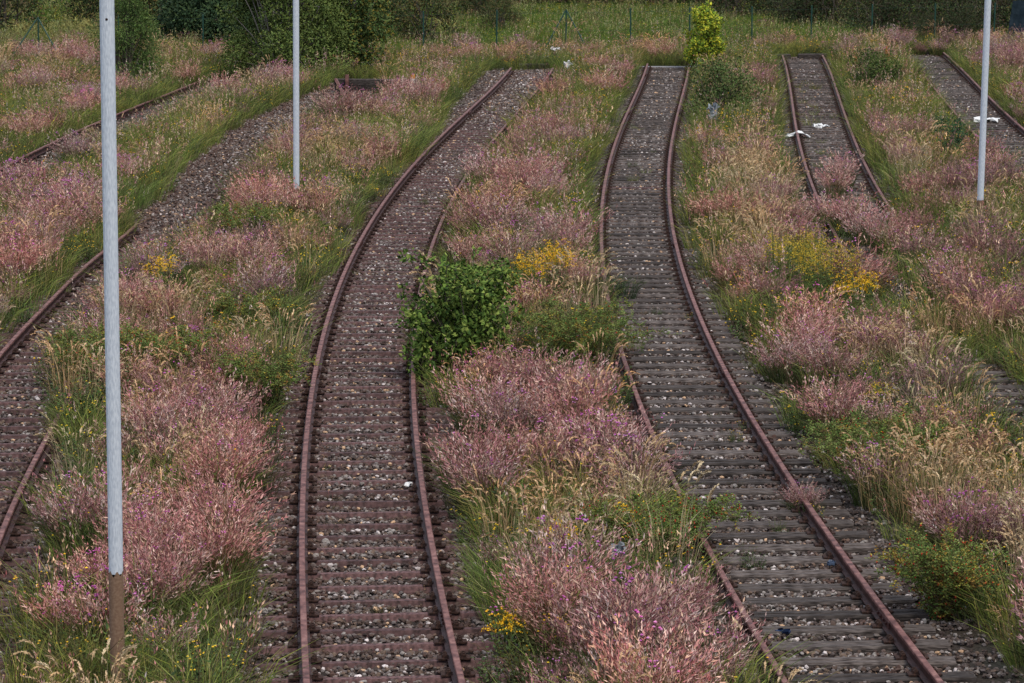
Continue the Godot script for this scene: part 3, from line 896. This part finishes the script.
# ------------------------------------------------------------------ lamp posts, fence and small things
func lamp_post(x: float, d: float, lean: Vector2, painted: float, label: String) -> void:
	var o := thing("lamp_post", Vector3(x, -.05, -d), label, "lamp post", "galvanised lamp posts")
	o.rotation = Vector3(lean.y, 0, lean.x)
	var r := .0685
	var c := CylinderMesh.new()
	c.top_radius = r
	c.bottom_radius = r
	c.height = 9.6 - painted
	c.radial_segments = 32
	part(o, "pole", c, zinc_mat, Transform3D(Basis.IDENTITY, Vector3(0, painted + c.height / 2.0, 0)))
	var b := SurfaceTool.new()
	b.begin(Mesh.PRIMITIVE_TRIANGLES)
	b.set_smooth_group(1)
	var n := 48
	for k in n:
		var e := []
		for j in 2:
			var f: float = TAU * ((k + j) % n) / n
			var u := Vector3(cos(f), 0, sin(f)) * (r + .0018)
			e.append(u)
			e.append(u + Vector3(0, painted + .05 * noise_c.get_noise_2d(cos(f) * 14.0 + x, sin(f) * 14.0), 0))
		for q in [0, 1, 3, 0, 3, 2]: b.add_vertex(e[q])
	b.generate_normals()
	part(o, "painted_base", b.commit(), brown_mat)
	var door := Tri.new()
	door.slab(Transform3D(Basis(Vector3.RIGHT, PI / 2), Vector3(0, .75, -r - .002)), Vector3(.07, .006, .24), .002, Color.WHITE)
	part(o, "access_door", door.mesh(), brown_mat)
	var seam := Tri.new()
	seam.tube(Vector3(-.041, painted + .06, .0555), Vector3(-.041, 9.5, .0555), .0028, .0028, 5, Color.WHITE)
	part(o, "weld_seam", seam.mesh(), zinc_mat)
	var bolt := SphereMesh.new()
	bolt.radius = .012
	bolt.height = .012
	part(o, "bolt", bolt, clip_mat, Transform3D(Basis(Vector3.RIGHT, PI / 2), Vector3(.004, 6.63, r)))
	# the lantern stands above the picture
	var arm := CylinderMesh.new()
	arm.top_radius = .03
	arm.bottom_radius = .035
	arm.height = .9
	part(o, "arm", arm, zinc_mat, Transform3D(Basis(Vector3.FORWARD, 1.35), Vector3(.42, 9.6, 0)))
	var head := Tri.new()
	head.slab(Transform3D(Basis(Vector3.FORWARD, -.12), Vector3(1.05, 9.72, 0)), Vector3(.6, .12, .24), .04, Color.WHITE)
	part(o, "lantern", head.mesh(), plain(Color(.35, .36, .37), .5))

var zinc_mat: StandardMaterial3D
var brown_mat: StandardMaterial3D

func fence() -> void:
	var o := thing("wire_fence", Vector3.ZERO, "green wire fence with thin posts across the far end of the yard", "fence")
	var posts := [-20.2, -17.6, -14.7, -11.65, -8.8, -6.0, -3.4, -.6, 2.1, 4.65, 7.0, 9.5, 11.9, 14.4, 17.0, 19.5, 21.4, 24.0]
	var h := 1.78
	for x in posts:
		var t := Tri.new()
		t.tube(Vector3(0, -.1, 0), Vector3(0, h, 0), .028, .028, 8, Color.WHITE)
		t.tube(Vector3(0, h, 0), Vector3(0, h + .015, 0), .031, .02, 8, Color.WHITE)
		part(o, "fence_post", t.mesh(), post_green, Transform3D(Basis(Vector3.FORWARD, rf(-.012, .012)), Vector3(x, 0, -fence_d(x))))
	for x in [-17.6, 2.1]:
		for s in [-1.0, 1.0]:
			var t := Tri.new()
			var foot := Vector3(x + s * (1.0 if x > 0 else 1.15), -.05, -fence_d(x) + (.5 if x > 0 else .9))
			t.tube(foot, Vector3(x + s * .03, h - .06, -fence_d(x)), .024, .024, 8, Color.WHITE)
			part(o, "brace", t.mesh(), post_green)
	for y in [.25, .95, 1.65]:
		var t := Tri.new()
		for i in posts.size() - 1:
			t.tube(Vector3(posts[i], y, -fence_d(posts[i])), Vector3(posts[i + 1], y - .01, -fence_d(posts[i + 1])), .0022, .0022, 4, Color.WHITE)
		part(o, "wire", t.mesh(), post_green)

# a crumpled sheet: a grid bent by noise, given a thickness
func sheet(w: float, l: float, n: int, bend: Callable, thick: float) -> ArrayMesh:
	var t := Tri.new()
	var p := []
	for i in n + 1:
		for j in n + 1:
			var u := float(i) / n - .5
			var v := float(j) / n - .5
			p.append(bend.call(u, v) + Vector3(u * w, 0, v * l))
	for i in n:
		for j in n:
			var a: Vector3 = p[i * (n + 1) + j]
			var b: Vector3 = p[(i + 1) * (n + 1) + j]
			var c: Vector3 = p[(i + 1) * (n + 1) + j + 1]
			var d: Vector3 = p[i * (n + 1) + j + 1]
			t.quad(a, b, c, d, Color.WHITE)
			var dn := Vector3(0, -thick, 0)
			t.quad(a + dn, d + dn, c + dn, b + dn, Color.WHITE)
			if i == 0: t.quad(a, d, d + dn, a + dn, Color.WHITE)
			if i == n - 1: t.quad(b, c, c + dn, b + dn, Color.WHITE)
			if j == 0: t.quad(a, b, b + dn, a + dn, Color.WHITE)
			if j == n - 1: t.quad(d, c, c + dn, d + dn, Color.WHITE)
	return t.mesh()

func single(called: String, m: Mesh, mat: Material, t: Transform3D, label: String, category: String, group := "") -> void:
	var o := MeshInstance3D.new()
	o.name = numbered(called)
	o.mesh = m
	o.material_override = mat
	o.transform = t
	tag(o, label, category, group)
	add_child(o, true)

func crumple(amp: float, salt: float) -> Callable:
	return func(u: float, v: float) -> Vector3: return Vector3(noise_c.get_noise_2d(u * 50 + salt, v * 50) * amp, (noise_c.get_noise_2d(u * 40 + salt * 2.0, v * 40 + 9.0) + .5) * amp, noise_c.get_noise_2d(u * 60 - salt, v * 50) * amp)

func dock(x: float, d: float, h: float, label: String) -> void:
	var o := thing("dock_plant", Vector3(x, -.02, -d), label, "plant", "rusty dock plants")
	var ts := Tri.new()
	var tf := Tri.new()
	for i in 4:
		var top := Vector3(rf(-.1, .1), h * rf(.75, 1.0), rf(-.1, .1))
		ts.tube(Vector3(rf(-.04, .04), 0, rf(-.04, .04)), top, .007, .004, 5, Color(.18, .08, .04))
		for k in 130:
			var f := rf(.45, 1.0)
			var p := top * f + rdir() * .05 * (1.2 - f)
			tf.ball(p, rf(.010, .018), .8, pick([Color(.40, .13, .04), Color(.30, .09, .035), Color(.46, .19, .05)]))
	for k in 9:
		var a := TAU * k / 9.0
		var al := Vector3(cos(a), .7, sin(a)).normalized()
		ts.leaf(Vector3(0, .02, 0), al, al.cross(Vector3.UP).normalized(), .3, .09, Color(.08, .11, .04))
	part(o, "stems", ts.mesh(), leaf_mat)
	part(o, "seed_heads", tf.mesh(), leaf_mat, Transform3D.IDENTITY, "stuff")


func _ready() -> void:
	rng.seed = 20240917
	noise_a.seed = 3; noise_a.frequency = .18; noise_a.fractal_octaves = 3
	noise_b.seed = 11; noise_b.frequency = .12; noise_b.fractal_octaves = 3
	noise_c.seed = 23; noise_c.frequency = .06; noise_c.fractal_octaves = 2

	# ---- camera: on the bridge, 8.2 m above the yard, a long lens looking 9.45 degrees down
	var cam := Camera3D.new()
	cam.name = "camera"
	cam.position = Vector3(0, 8.197, 0)
	cam.rotation_degrees = Vector3(-9.453, 0, 0)
	cam.fov = rad_to_deg(2.0 * atan(341.5 / 3000.0))
	cam.near = .5
	cam.far = 6000.0
	cam.current = true
	add_child(cam)

	# ---- an overcast evening sky, soft light from high behind the camera
	var we := WorldEnvironment.new()
	we.name = "environment"
	var env := Environment.new()
	env.background_mode = Environment.BG_SKY
	var sm := ProceduralSkyMaterial.new()
	sm.sky_top_color = Color(.90, .93, 1.0)
	sm.sky_horizon_color = Color(.52, .55, .63)
	sm.sky_curve = .25
	sm.ground_bottom_color = Color(.10, .10, .09)
	sm.ground_horizon_color = Color(.30, .31, .34)
	sm.sky_energy_multiplier = .9
	var sky := Sky.new()
	sky.sky_material = sm
	env.sky = sky
	env.tonemap_mode = Environment.TONE_MAPPER_LINEAR
	env.tonemap_exposure = 1.82
	env.sdfgi_enabled = true
	env.ssao_enabled = true
	env.ssil_enabled = true
	we.environment = env
	add_child(we)
	var sun := DirectionalLight3D.new()
	sun.name = "sun"
	sun.light_color = Color(1.0, .95, .88)
	sun.light_energy = .5
	sun.light_angular_distance = 12.0
	sun.rotation_degrees = Vector3(-58, 35, 0)
	sun.shadow_enabled = true
	add_child(sun)

	# ---- centre lines as polynomials of the distance
	for d in range(20, 121, 5):
		var z := float(d)
		lines.t2.append(Vector2(z, -1.94899821e-07 * z ** 4 + 4.05290839e-05 * z ** 3 - 1.38572232e-03 * z * z - 8.43305812e-02 * z + 1.45333979))
		lines.t3.append(Vector2(z, -9.27241760e-08 * z ** 4 + 1.48713376e-05 * z ** 3 + 7.36886462e-04 * z * z - 1.45902182e-01 * z + 6.63568236))
		lines.t4.append(Vector2(z, -1.41889425e-05 * z ** 3 + 4.00501773e-03 * z * z - 2.96789808e-01 * z + 13.8348833))
		lines.t5.append(Vector2(z, -1.89831943e-05 * z ** 3 + 5.72291625e-03 * z * z - 5.01119026e-01 * z + 26.6410874))

	# ---- materials
	rail_mat = surf(noise_tex(.012, [Color(0.056, 0.024, 0.022), Color(0.116, 0.053, 0.047), Color(0.144, 0.068, 0.060), Color(0.224, 0.120, 0.104)], [.15, .42, .6, .9], 5), Vector3(.8, .8, .8), .62)
	rail_mat.vertex_color_use_as_albedo = true
	clip_mat = surf(noise_tex(.03, [Color(.020, .012, .010), Color(.05, .026, .021)], [.3, .7]), Vector3(2, 2, 2), .9)
	for k in 4:
		var f := 1.0 + .14 * (k - 1.5)
		steel_mats.append(surf(noise_tex(.012 + .002 * k, [Color(0.026, 0.015, 0.014) * f, Color(0.075, 0.040, 0.039) * f, Color(0.123, 0.070, 0.067) * f], [.2, .5, .85]), Vector3(1.6, 1.6, 1.6), .75))
	for k in 5:
		var f := 1.0 + .2 * (k - 2)
		var w := surf(noise_tex(.016 + .001 * k, [Color(0.014, 0.011, 0.010) * f, Color(0.053, 0.044, 0.040) * f, Color(0.107, 0.092, 0.086) * f], [.2, .5, .8]), Vector3(.5, 6, 6), .85)
		w.heightmap_enabled = true
		w.heightmap_texture = w.albedo_texture
		w.heightmap_scale = .6
		wood_mats.append(w)
	leaf_mat = leafy(.16, .8)
	wood_mat = leafy(.0, .9)
	hip_mat = leafy(.0, .35)
	stone_mat = leafy(.0, .85)
	post_green = plain(Color(.012, .05, .038), .5)
	zinc_mat = surf(noise_tex(.045, [Color(0.400, 0.448, 0.512), Color(0.496, 0.552, 0.616), Color(0.576, 0.624, 0.680)], [.25, .5, .75], 4), Vector3(2.2, .5, 2.2), .5)
	zinc_mat.metallic = .1
	brown_mat = surf(noise_tex(.03, [Color(0.148, 0.090, 0.058), Color(0.203, 0.133, 0.090)], [.3, .7]), Vector3(2, 2, 2), .7)

	# ---- the ground: one sheet to the horizon, fine under the yard
	var xs := []
	var ds := []
	for q in [-4000.0, -900.0, -250.0, -90.0, -48.0, -34.0]: xs.append(q)
	var gx := -27.0
	while gx < 27.1:
		xs.append(gx)
		gx += .45
	for q in [34.0, 48.0, 90.0, 250.0, 900.0, 4000.0]: xs.append(q)
	for q in [-3000.0, -600.0, -120.0, -30.0, 0.0, 12.0]: ds.append(q)
	var gd := 18.0
	while gd < 135.0:
		ds.append(gd)
		gd += .6
	for q in [140.0, 150.0, 165.0, 190.0, 260.0, 500.0, 1500.0, 5000.0]: ds.append(q)
	var gv := PackedVector3Array()
	var gc := PackedColorArray()
	var gi := PackedInt32Array()
	for j in ds.size():
		for i in xs.size():
			var x: float = xs[i]
			var d: float = ds[j]
			gv.push_back(Vector3(x, height_at(x, d) if d > 17 and d < 136 and absf(x) < 28 else -.03, -d))
			var s := stony(x, d)
			var n := noise_a.get_noise_2d(x * 4.0, d * 4.0)
			var soil := Color(.085, .075, .04).lerp(Color(.06, .085, .03), clampf(.5 + n, 0, 1))
			if d > 146.0: soil = Color(.075, .045, .035)
			gc.push_back(soil.lerp(Color(.032, .026, .023), s))
	var nx := xs.size()
	for j in ds.size() - 1:
		for i in nx - 1:
			var a := j * nx + i
			gi.append_array(PackedInt32Array([a, a + nx, a + 1, a + 1, a + nx, a + nx + 1]))
	var ga := []
	ga.resize(Mesh.ARRAY_MAX)
	ga[Mesh.ARRAY_VERTEX] = gv
	ga[Mesh.ARRAY_COLOR] = gc
	ga[Mesh.ARRAY_INDEX] = gi
	var gm := ArrayMesh.new()
	gm.add_surface_from_arrays(Mesh.PRIMITIVE_TRIANGLES, ga)
	var gmat := surf(noise_tex(.05, [Color(.45, .45, .45), Color(.8, .8, .8), Color(1, 1, 1)], [.2, .5, .8], 5), Vector3(.7, .7, .7), .95, true)
	gmat.vertex_color_use_as_albedo = true
	gmat.heightmap_enabled = true
	gmat.heightmap_texture = gmat.albedo_texture
	gmat.heightmap_scale = 3.0
	var ground := MeshInstance3D.new()
	ground.name = "ground"
	ground.mesh = gm
	ground.material_override = gmat
	ground.set_meta("kind", "structure")
	tag(ground, "stony soil of the old railway yard and the field behind", "ground")
	add_child(ground)

	# ---- tracks
	track("t2", true, "track with rust red steel sleepers passing beside the dark green bush")
	track("t3", false, "track with grey timber sleepers ending at the yellow green sapling")
	track("t1", true, "overgrown track with steel sleepers running out left behind the near lamp post")
	track("t4", false, "overgrown track with white plastic lying over its rail")
	track("t5", false, "track with timber sleepers passing behind the right-hand lamp post")
	track("t0", false, "farthest left track, a dark rail among pink grass below the bushes")

	# ---- ballast
	var st := stone_meshes()
	ballast("ballast", "t2", lines.t2, 22.0, 109.5, 2.0, 1.7, 470, 190, st, .35, "crushed stone ballast around the steel sleepers beside the dark green bush", true)
	ballast("ballast", "t3", lines.t3, 22.0, 111.0, 1.6, 1.85, 450, 190, st, .15, "grey crushed stone ballast around the timber sleepers below the sapling")
	ballast("ballast", "t1", lines.t1, 22.0, 64.0, 1.9, 1.8, 380, 170, st, .35, "crushed stone ballast around the steel sleepers left of the near lamp post")
	ballast("ballast", "t4", lines.t4, 34.0, 116.0, 1.3, 1.4, 240, 130, st, .6, "crushed stone ballast on the track with white plastic over its rail")
	ballast("ballast", "t5", lines.t5, 62.0, 118.0, 1.3, 1.4, 240, 130, st, .3, "crushed stone ballast on the track behind the right-hand lamp post")
	ballast("gravel_strip", "", strip, 62.0, 107.0, 1.3, 1.3, 260, 170, st, .75, "gravel strip where a track was lifted, leading to the timber stop block")
	ballast("ballast", "t0", lines.t0, 60.0, 107.5, 1.4, 1.5, 220, 150, st, .2, "crushed stone ballast on the farthest left track under the bushes")

	# ---- lamp posts
	lamp_post(-3.79, 27.9, Vector2(-.006, 0), 1.36, "near galvanised lamp post with a brown painted base")
	lamp_post(-4.89, 67.6, Vector2(-.010, 0), .5, "galvanised lamp post standing in straw grass right of the gravel strip")
	lamp_post(9.93, 63.3, Vector2(-.0125, 0), .75, "galvanised lamp post in front of the track with a white board")
	fence()
	kept.append_array([Vector3(-4.5, 99.2, 1.5), Vector3(-3.25, 98.0, .6), Vector3(-4.9, 96.3, 1.7), Vector3(-5.0, 93.4, 1.5), Vector3(-5.0, 90.6, 1.1), Vector3(-3.2, 95.6, .8), Vector3(-3.1, 93.5, .6), Vector3(1.66, 113.2, .5), Vector3(1.96, 106.2, .4), Vector3(1.15, 31.8, .3)])

	# ---- trees and shrubs
	var dark := [Color(.030, .062, .028), Color(.048, .085, .035), Color(.070, .11, .045), Color(.038, .07, .038)]
	var mid := [Color(.085, .135, .035), Color(.12, .18, .045), Color(.16, .21, .06), Color(.09, .13, .04)]
	var light := [Color(.10, .15, .035), Color(.075, .12, .03), Color(.14, .18, .05), Color(.055, .09, .028)]
	var bark := Color(.10, .085, .07)
	shrub("dark_bush", -.80, 45.6, lumps_in(.86, 1.7, .3, 40, .22, .38, .25) + lumps_in(.95, 2.0, .9, 22, .08, .16, .15), 2200, .088, .72, [Color(.09, .155, .03), Color(.14, .22, .045), Color(.22, .29, .065), Color(.05, .095, .022)], .022, 6, .25, bark, "dense dark green bush with broad leaves overgrowing the rail", "bush")
	shrub("sapling", 7.05, 109.5, lumps_in(.72, 2.2, .35, 24, .24, .40, .35) + lumps_in(.85, 2.5, .8, 12, .12, .2, .5), 2100, .12, .6, [Color(.30, .42, .04), Color(.46, .52, .05), Color(.17, .28, .035), Color(.58, .54, .05), Color(.12, .20, .035)], .03, 3, .12, bark, "yellow green sapling at the end of the timber sleeper track", "tree")
	shrub("low_shrub", 6.3, 89.5, lumps_in(1.2, 1.75, .2, 44, .24, .42, .25), 1500, .085, .6, [Color(.065, .115, .035), Color(.09, .145, .04), Color(.12, .17, .055), Color(.15, .15, .06)], .02, 7, .4, bark, "spreading low green shrub right of the timber sleeper track", "bush")
	shrub("low_shrub", 11.9, 99.0, lumps_in(1.1, 1.35, .15, 32, .24, .4, .3), 1500, .09, .5, [Color(.045, .08, .022), Color(.07, .105, .028), Color(.10, .14, .035)], .02, 7, .4, bark, "dark bramble shrub between the two farthest right tracks", "bush")
	shrub("low_shrub", 11.35, 78.0, lumps_in(.5, 1.1, .2, 14, .16, .28, .4), 1400, .085, .45, [Color(.025, .075, .035), Color(.04, .09, .04)], .014, 5, .2, bark, "small bluish green herb bush left of the white board", "bush")
	shrub("willow_shrub", -13.1, 101.5, lumps_in(1.05, 3.7, .4, 48, .38, .62, .4), 1700, .10, .3, [Color(.085, .15, .04), Color(.115, .19, .05), Color(.065, .12, .035), Color(.16, .22, .07)], .03, 6, .3, bark, "upright willow shrub right behind the near lamp post", "bush")
	shrub("broadleaf_tree", -11.6, 121.0, lumps_in(2.2, 5.8, .5, 84, .65, 1.0, .2), 1100, .17, .6, dark, .07, 4, .5, bark, "darkest broadleaf tree, between the two paler bushes at top left", "tree")
	shrub("birch_tree", -7.95, 106.0, lumps_in(2.2, 5.4, .5, 88, .45, .85, .15), 1200, .12, .6, mid + [Color(.11, .14, .035)], .035, 4, .6, Color(.22, .20, .18), "mid green birch with pale stems behind the second lamp post", "tree")
	shrub("broadleaf_tree", -5.9, 108.0, lumps_in(1.3, 4.6, .4, 44, .55, .85, .25), 1100, .14, .62, [Color(.060, .11, .035), Color(.085, .14, .045), Color(.115, .165, .05), Color(.22, .19, .04)], .05, 3, .4, Color(.30, .28, .26), "dark bush just behind the timber stop block's left end", "tree")
	var th := shrub("thicket_bush", -3.6, 121.5, lumps_in(1.5, 2.5, .3, 26, .5, .8, .35), 620, .12, .55, [Color(.035, .06, .022), Color(.055, .085, .03), Color(.09, .10, .035), Color(.12, .09, .035)], .035, 7, .6, bark, "", "bush", "thicket beyond the wire fence")
	var tb := shrub("thicket_bush", 15.2, 125.6, lumps_in(1.7, 2.3, .3, 28, .5, .8, .35), 640, .10, .5, [Color(.025, .045, .02), Color(.04, .062, .025), Color(.06, .075, .03), Color(.05, .035, .02)], .03, 7, .8, bark, "", "bush", "thicket beyond the wire fence")
	var lab := "dark bramble bush of the thicket beyond the wire fence"
	th.set_meta("label", "olive brown bush of the thicket beyond the wire fence")
	tb.set_meta("label", lab)
	for q in [[-6.4, 126.0, 1.3], [-17.6, 129.0, 1.2], [-21.5, 127.0, 1.25], [-14.8, 131.0, 1.5], [-9.0, 130.0, 1.6], [-1.6, 137.0, .9], [-.4, 127.5, .62]]:
		copy_of(th, Vector3(q[0], 0, -q[1]), rf(0, TAU), Vector3(q[2], q[2] * rf(.85, 1.1), q[2]), "olive brown bush of the thicket beyond the wire fence")
	for q in [[12.4, 131.0, 1.0], [18.0, 124.5, 1.1], [10.2, 137.5, 1.0], [20.6, 127.5, 1.3], [14.0, 130.5, 1.1], [17.0, 130.0, 1.4], [22.6, 126.0, 1.2], [12.8, 138.0, 1.2], [16.6, 121.9, .55], [18.2, 122.6, .6]]:
		copy_of(tb, Vector3(q[0], 0, -q[1]), rf(0, TAU), Vector3(q[2], q[2] * rf(.85, 1.1), q[2]), lab)
	var hb := shrub("hedge_bush", -10.0, 148.0, lumps_in(2.4, 3.6, .1, 34, .7, 1.1, .3), 260, .16, .5, [Color(.035, .018, .016), Color(.05, .03, .022), Color(.03, .028, .018)], .04, 8, 1.2, Color(.06, .04, .03), "dark reddish brown bush of the hedge along the top edge", "bush", "dark hedge beyond the field")
	for k in 9:
		copy_of(hb, Vector3(-14.0 + 4.1 * (k if k < 1 else k + 1) , 0, -147.0 - rf(0, 3)), rf(0, TAU), Vector3.ONE * rf(.9, 1.25), "dark reddish brown bush of the hedge along the top edge")

	# ---- wild roses
	rose(-6.1, 44.4, 1.05, 1.00, 55, 60, .25, "wild rose with red hips spreading left of the near lamp post onto sleepers")
	rose(-5.1, 44.6, 1.00, 0.95, 55, 60, .25, "wild rose with red hips just right of the near lamp post")
	rose(1.05, 46.0, 1.25, 1.15, 60, 25, .3, "sprawling rose bush with yellowing leaves right of the dark green bush")
	rose(1.75, 34.1, 1.02, 0.65, 42, 150, .12, "wild rose full of red hips whose canes reach over the rail")
	rose(4.6, 31.3, 0.74, 0.86, 42, 120, .55, "yellowing wild rose with red hips below the pale straw grass")
	rose(4.75, 37.8, 1.15, 0.90, 56, 30, .3, "green rose bush beside the timber sleeper track, above the straw grass")
	rose(-5.5, 60.8, 0.95, 0.95, 40, 40, .3, "wild rose among pink grass beyond the yellow goldenrod")
	rose(-3.55, 43.0, 0.75, 0.90, 34, 10, .4, "small pale green rose left of the steel sleeper track")
	rose(-4.6, 50.2, 1.00, 0.75, 40, 30, .4, "low rose bush with yellow flowers beside the pink tussocks")

	# ---- goldenrod
	goldenrod(.36, 53.1, 20, .2, 1.15, "small bright yellow goldenrod behind the dark green bush", VIVID)
	goldenrod(.79, 53.4, 20, .2, 1.25, "taller bright yellow goldenrod nearest the timber sleeper track's bend", VIVID)
	goldenrod(5.15, 54.0, 60, .5, 1.4, "large goldenrod clump with straw plumes beside the overgrown track")
	goldenrod(5.6, 52.6, 60, .5, 1.35, "large goldenrod clump nearest the overgrown rail")
	goldenrod(5.95, 51.6, 22, .36, .95, "lowest of the goldenrod clumps by the overgrown rail", VIVID)
	goldenrod(-6.3, 53.5, 14, .26, 1.0, "goldenrod standing at the edge of the overgrown left track", VIVID)
	goldenrod(1.36, 34.2, 4, .1, .65, "small orange yellow goldenrod beside the rose with red hips", VIVID)
	goldenrod(.55, 33.4, 5, .14, .62, "small goldenrod among straw stalks in the middle strip", VIVID)
	goldenrod(-.02, 29.6, 5, .14, .6, "nearest small goldenrod at the edge of the steel sleeper track", VIVID)
	goldenrod(4.7, 59.3, 7, .15, .7, "small yellow flower clump in front of the straw grass")
	goldenrod(-.14, 59.6, 10, .25, .7, "greenish goldenrod between two patches of magenta flowers")
	goldenrod(5.16, 42.3, 8, .18, .62, "small goldenrod above the green rose bush")
	goldenrod(-19.2, 129.5, 14, .7, 1.3, "far goldenrod behind the braced fence post at top left")
	dock(7.05, 103.7, .8, "rusty dock plant below the yellow green sapling")
	dock(12.43, 108.6, .8, "left rusty dock plant behind the dark bramble shrub")
	dock(13.6, 109.1, .95, "right rusty dock plant beside the timber sleeper track's end")

	# ---- stop block of old timbers at the end of the lifted track
	var sb := thing("stop_block", Vector3(-4.5, 0, -99.6), "stop block of dark old timbers with two upright rails", "buffer stop")
	sb.rotation.y = -.12
	for k in 2:
		var bm := Tri.new()
		bm.slab(Transform3D(Basis(Vector3.UP, rf(-.01, .01)), Vector3(0, .12 + .215 * k, 0)), Vector3(2.75 + rf(-.1, .1), .205, .24), .02, Color.WHITE)
		part(sb, "beam", bm.mesh(), wood_mats[k % 2])
	for x in [-.95, .75]:
		var up := Tri.new()
		up.slab(Transform3D(Basis.IDENTITY, Vector3(x, .28, .20)), Vector3(.11, .62, .12), .01, Color.WHITE)
		part(sb, "upright", up.mesh(), rail_mat)
	var br := Tri.new()
	br.tube(Vector3(-1.35, .42, .1), Vector3(-.7, -.02, 2.0), .06, .06, 5, Color.WHITE)
	part(sb, "brace", br.mesh(), rail_mat)
	var mk := thing("marker_post", Vector3(-3.25, 0, -98.4), "short marker post, white with orange top and bottom, by the stop block", "marker post")
	for q in [["base_band", 0.0, .22, Color(.55, .22, .03)], ["white_band", .22, .55, Color(.75, .74, .70)], ["top_band", .55, .68, Color(.55, .22, .03)]]:
		var mt := Tri.new()
		mt.tube(Vector3(0, q[1], 0), Vector3(0, q[2], 0), .075, .075, 10, Color.WHITE)
		part(mk, q[0], mt.mesh(), plain(q[3], .6))
	var white := plain(Color(0.576, 0.592, 0.600), .45)
	var pale := plain(Color(.19, .215, .235), .5)
	var blue := plain(Color(.015, .03, .075), .4)
	for q in [["t4", 114.6, -1.0, "old timber at the left rail's far end on the track with draped plastic"], ["t4", 114.8, .4, "old timber between the rails' far ends on the track with draped plastic"], ["t5", 117.4, -.9, "old timber at the left of the far end of the rightmost track"], ["t5", 117.5, .5, "old timber at the right of the far end of the rightmost track"], ["t2", 109.6, .0, "old timber across the far end of the steel sleeper track by white scraps"]]:
		var em := Tri.new()
		em.slab(Transform3D(Basis.IDENTITY, Vector3(0, .1, 0)), Vector3(1.1, .24, .24), .02, Color.WHITE)
		single("timber_block", em.mesh(), wood_mats[rng.randi() % 2], Transform3D(Basis(Vector3.UP, rf(-.15, .15)), on_line(q[0], q[1], q[2])), q[3], "timber", "old timbers closing the track ends")
	var sl := Tri.new()
	sl.slab(Transform3D.IDENTITY, Vector3(2.5, .05, .5), .01, Color.WHITE)
	single("concrete_slab", sl.mesh(), plain(Color(.17, .17, .18), .9), Transform3D(Basis.IDENTITY, on_line("t3", 110.6, .1) + Vector3(0, .02, 0)), "grey concrete slab at the end of the timber sleeper track by the sapling", "slab")

	# ---- litter
	var over_rail := func(u: float, v: float) -> Vector3: return Vector3(noise_c.get_noise_2d(u * 60, v * 60) * .1, maxf(.06, .215 - absf(u) * .32) + noise_c.get_noise_2d(u * 90, v * 50) * .05, u * .15)
	single("plastic_sheet", sheet(.62, .34, 9, over_rail, .004), white, Transform3D(Basis.IDENTITY, on_line("t4", 83.8, -.72)), "white plastic sheet draped over the rail of the overgrown track", "litter")
	single("white_board", sheet(.45, .24, 7, crumple(.11, 3.0), .006), white, Transform3D(Basis(Vector3.UP, .12), on_line("t4", 86.6, -.0) + Vector3(0, .05, 0)), "thin white board lying between the rails above the draped plastic", "litter")
	single("white_board", sheet(.66, .5, 7, crumple(.13, 8.0), .008), white, Transform3D(Basis(Vector3.UP, -.1), on_line("t5", 88.4, .05) + Vector3(0, .06, 0)), "white board between the rails behind the right-hand lamp post", "litter")
	single("plastic_bag", sheet(.10, .16, 6, crumple(.1, 21.0), .004), pale, Transform3D(Basis(Vector3.RIGHT, 1.25), Vector3(1.15, .50, -32.2)), "pale grey plastic bag caught in the grass below the rose with hips", "litter")
	single("plastic_bag", sheet(.16, .4, 8, crumple(.22, 31.0), .004), pale, Transform3D(Basis(Vector3.RIGHT, 1.2), Vector3(5.77, .5, -86.2)), "torn plastic bag hanging in the spreading low shrub", "litter")
	single("plastic_scrap", sheet(.34, .2, 5, crumple(.12, 41.0), .004), white, Transform3D(Basis(Vector3.RIGHT, .4), Vector3(1.66, .45, -113.5)), "white scrap of plastic at the right end of the steel sleeper track", "litter")
	single("plastic_scrap", sheet(.2, .3, 5, crumple(.15, 44.0), .004), white, Transform3D(Basis(Vector3.RIGHT, .9), Vector3(1.96, .35, -106.5)), "small white plastic scrap in grass just in front of the other scrap", "litter")
	single("crushed_bottle", sheet(.06, .13, 5, crumple(.04, 51.0), .02), blue, Transform3D(Basis(Vector3.UP, .9), Vector3(2.85, .03, -30.5)), "dark blue crushed bottle between the timber sleepers nearest the bottom edge", "litter")
	single("crushed_can", sheet(.07, .08, 5, crumple(.04, 55.0), .03), plain(Color(.07, .10, .16), .4), Transform3D(Basis(Vector3.UP, .4), on_line("t3", 33.4, .62) + Vector3(0, .06, 0)), "pale blue crushed can beside the right rail of the timber track", "litter")
	single("plastic_scrap", sheet(.1, .09, 4, crumple(.05, 61.0), .01), white, Transform3D(Basis.IDENTITY, on_line("t2", 37.6, .58) + Vector3(0, .06, 0)), "tiny white scrap inside the right rail of the steel sleeper track", "litter")
	var rp := Tri.new()
	rp.slab(Transform3D.IDENTITY, Vector3(.75, .07, .10), .01, Color.WHITE)
	single("steel_bar", rp.mesh(), rail_mat, Transform3D(Basis(Vector3.UP, .1), Vector3(-6.25, .06, -90.6)), "short rusty steel bar lying on the gravel strip by the lamp post", "steel bar")
	# ---- dark tarpaulin hung on the fence at the far right
	var hang := func(u: float, v: float) -> Vector3: return Vector3(.25 * v * (u - .5), .07 * sin(u * 23.0) + .05 * noise_c.get_noise_2d(u * 60, v * 40), 0)
	single("tarpaulin", sheet(2.2, 1.75, 16, hang, .006), plain(Color(.007, .018, .028), .8), Transform3D(Basis(Vector3.UP, .2) * Basis(Vector3.RIGHT, PI / 2), Vector3(21.2, 1.0, -fence_d(21.2) + .12)), "dark blue tarpaulin hung on the fence in the top right corner", "tarpaulin")

	vegetation()
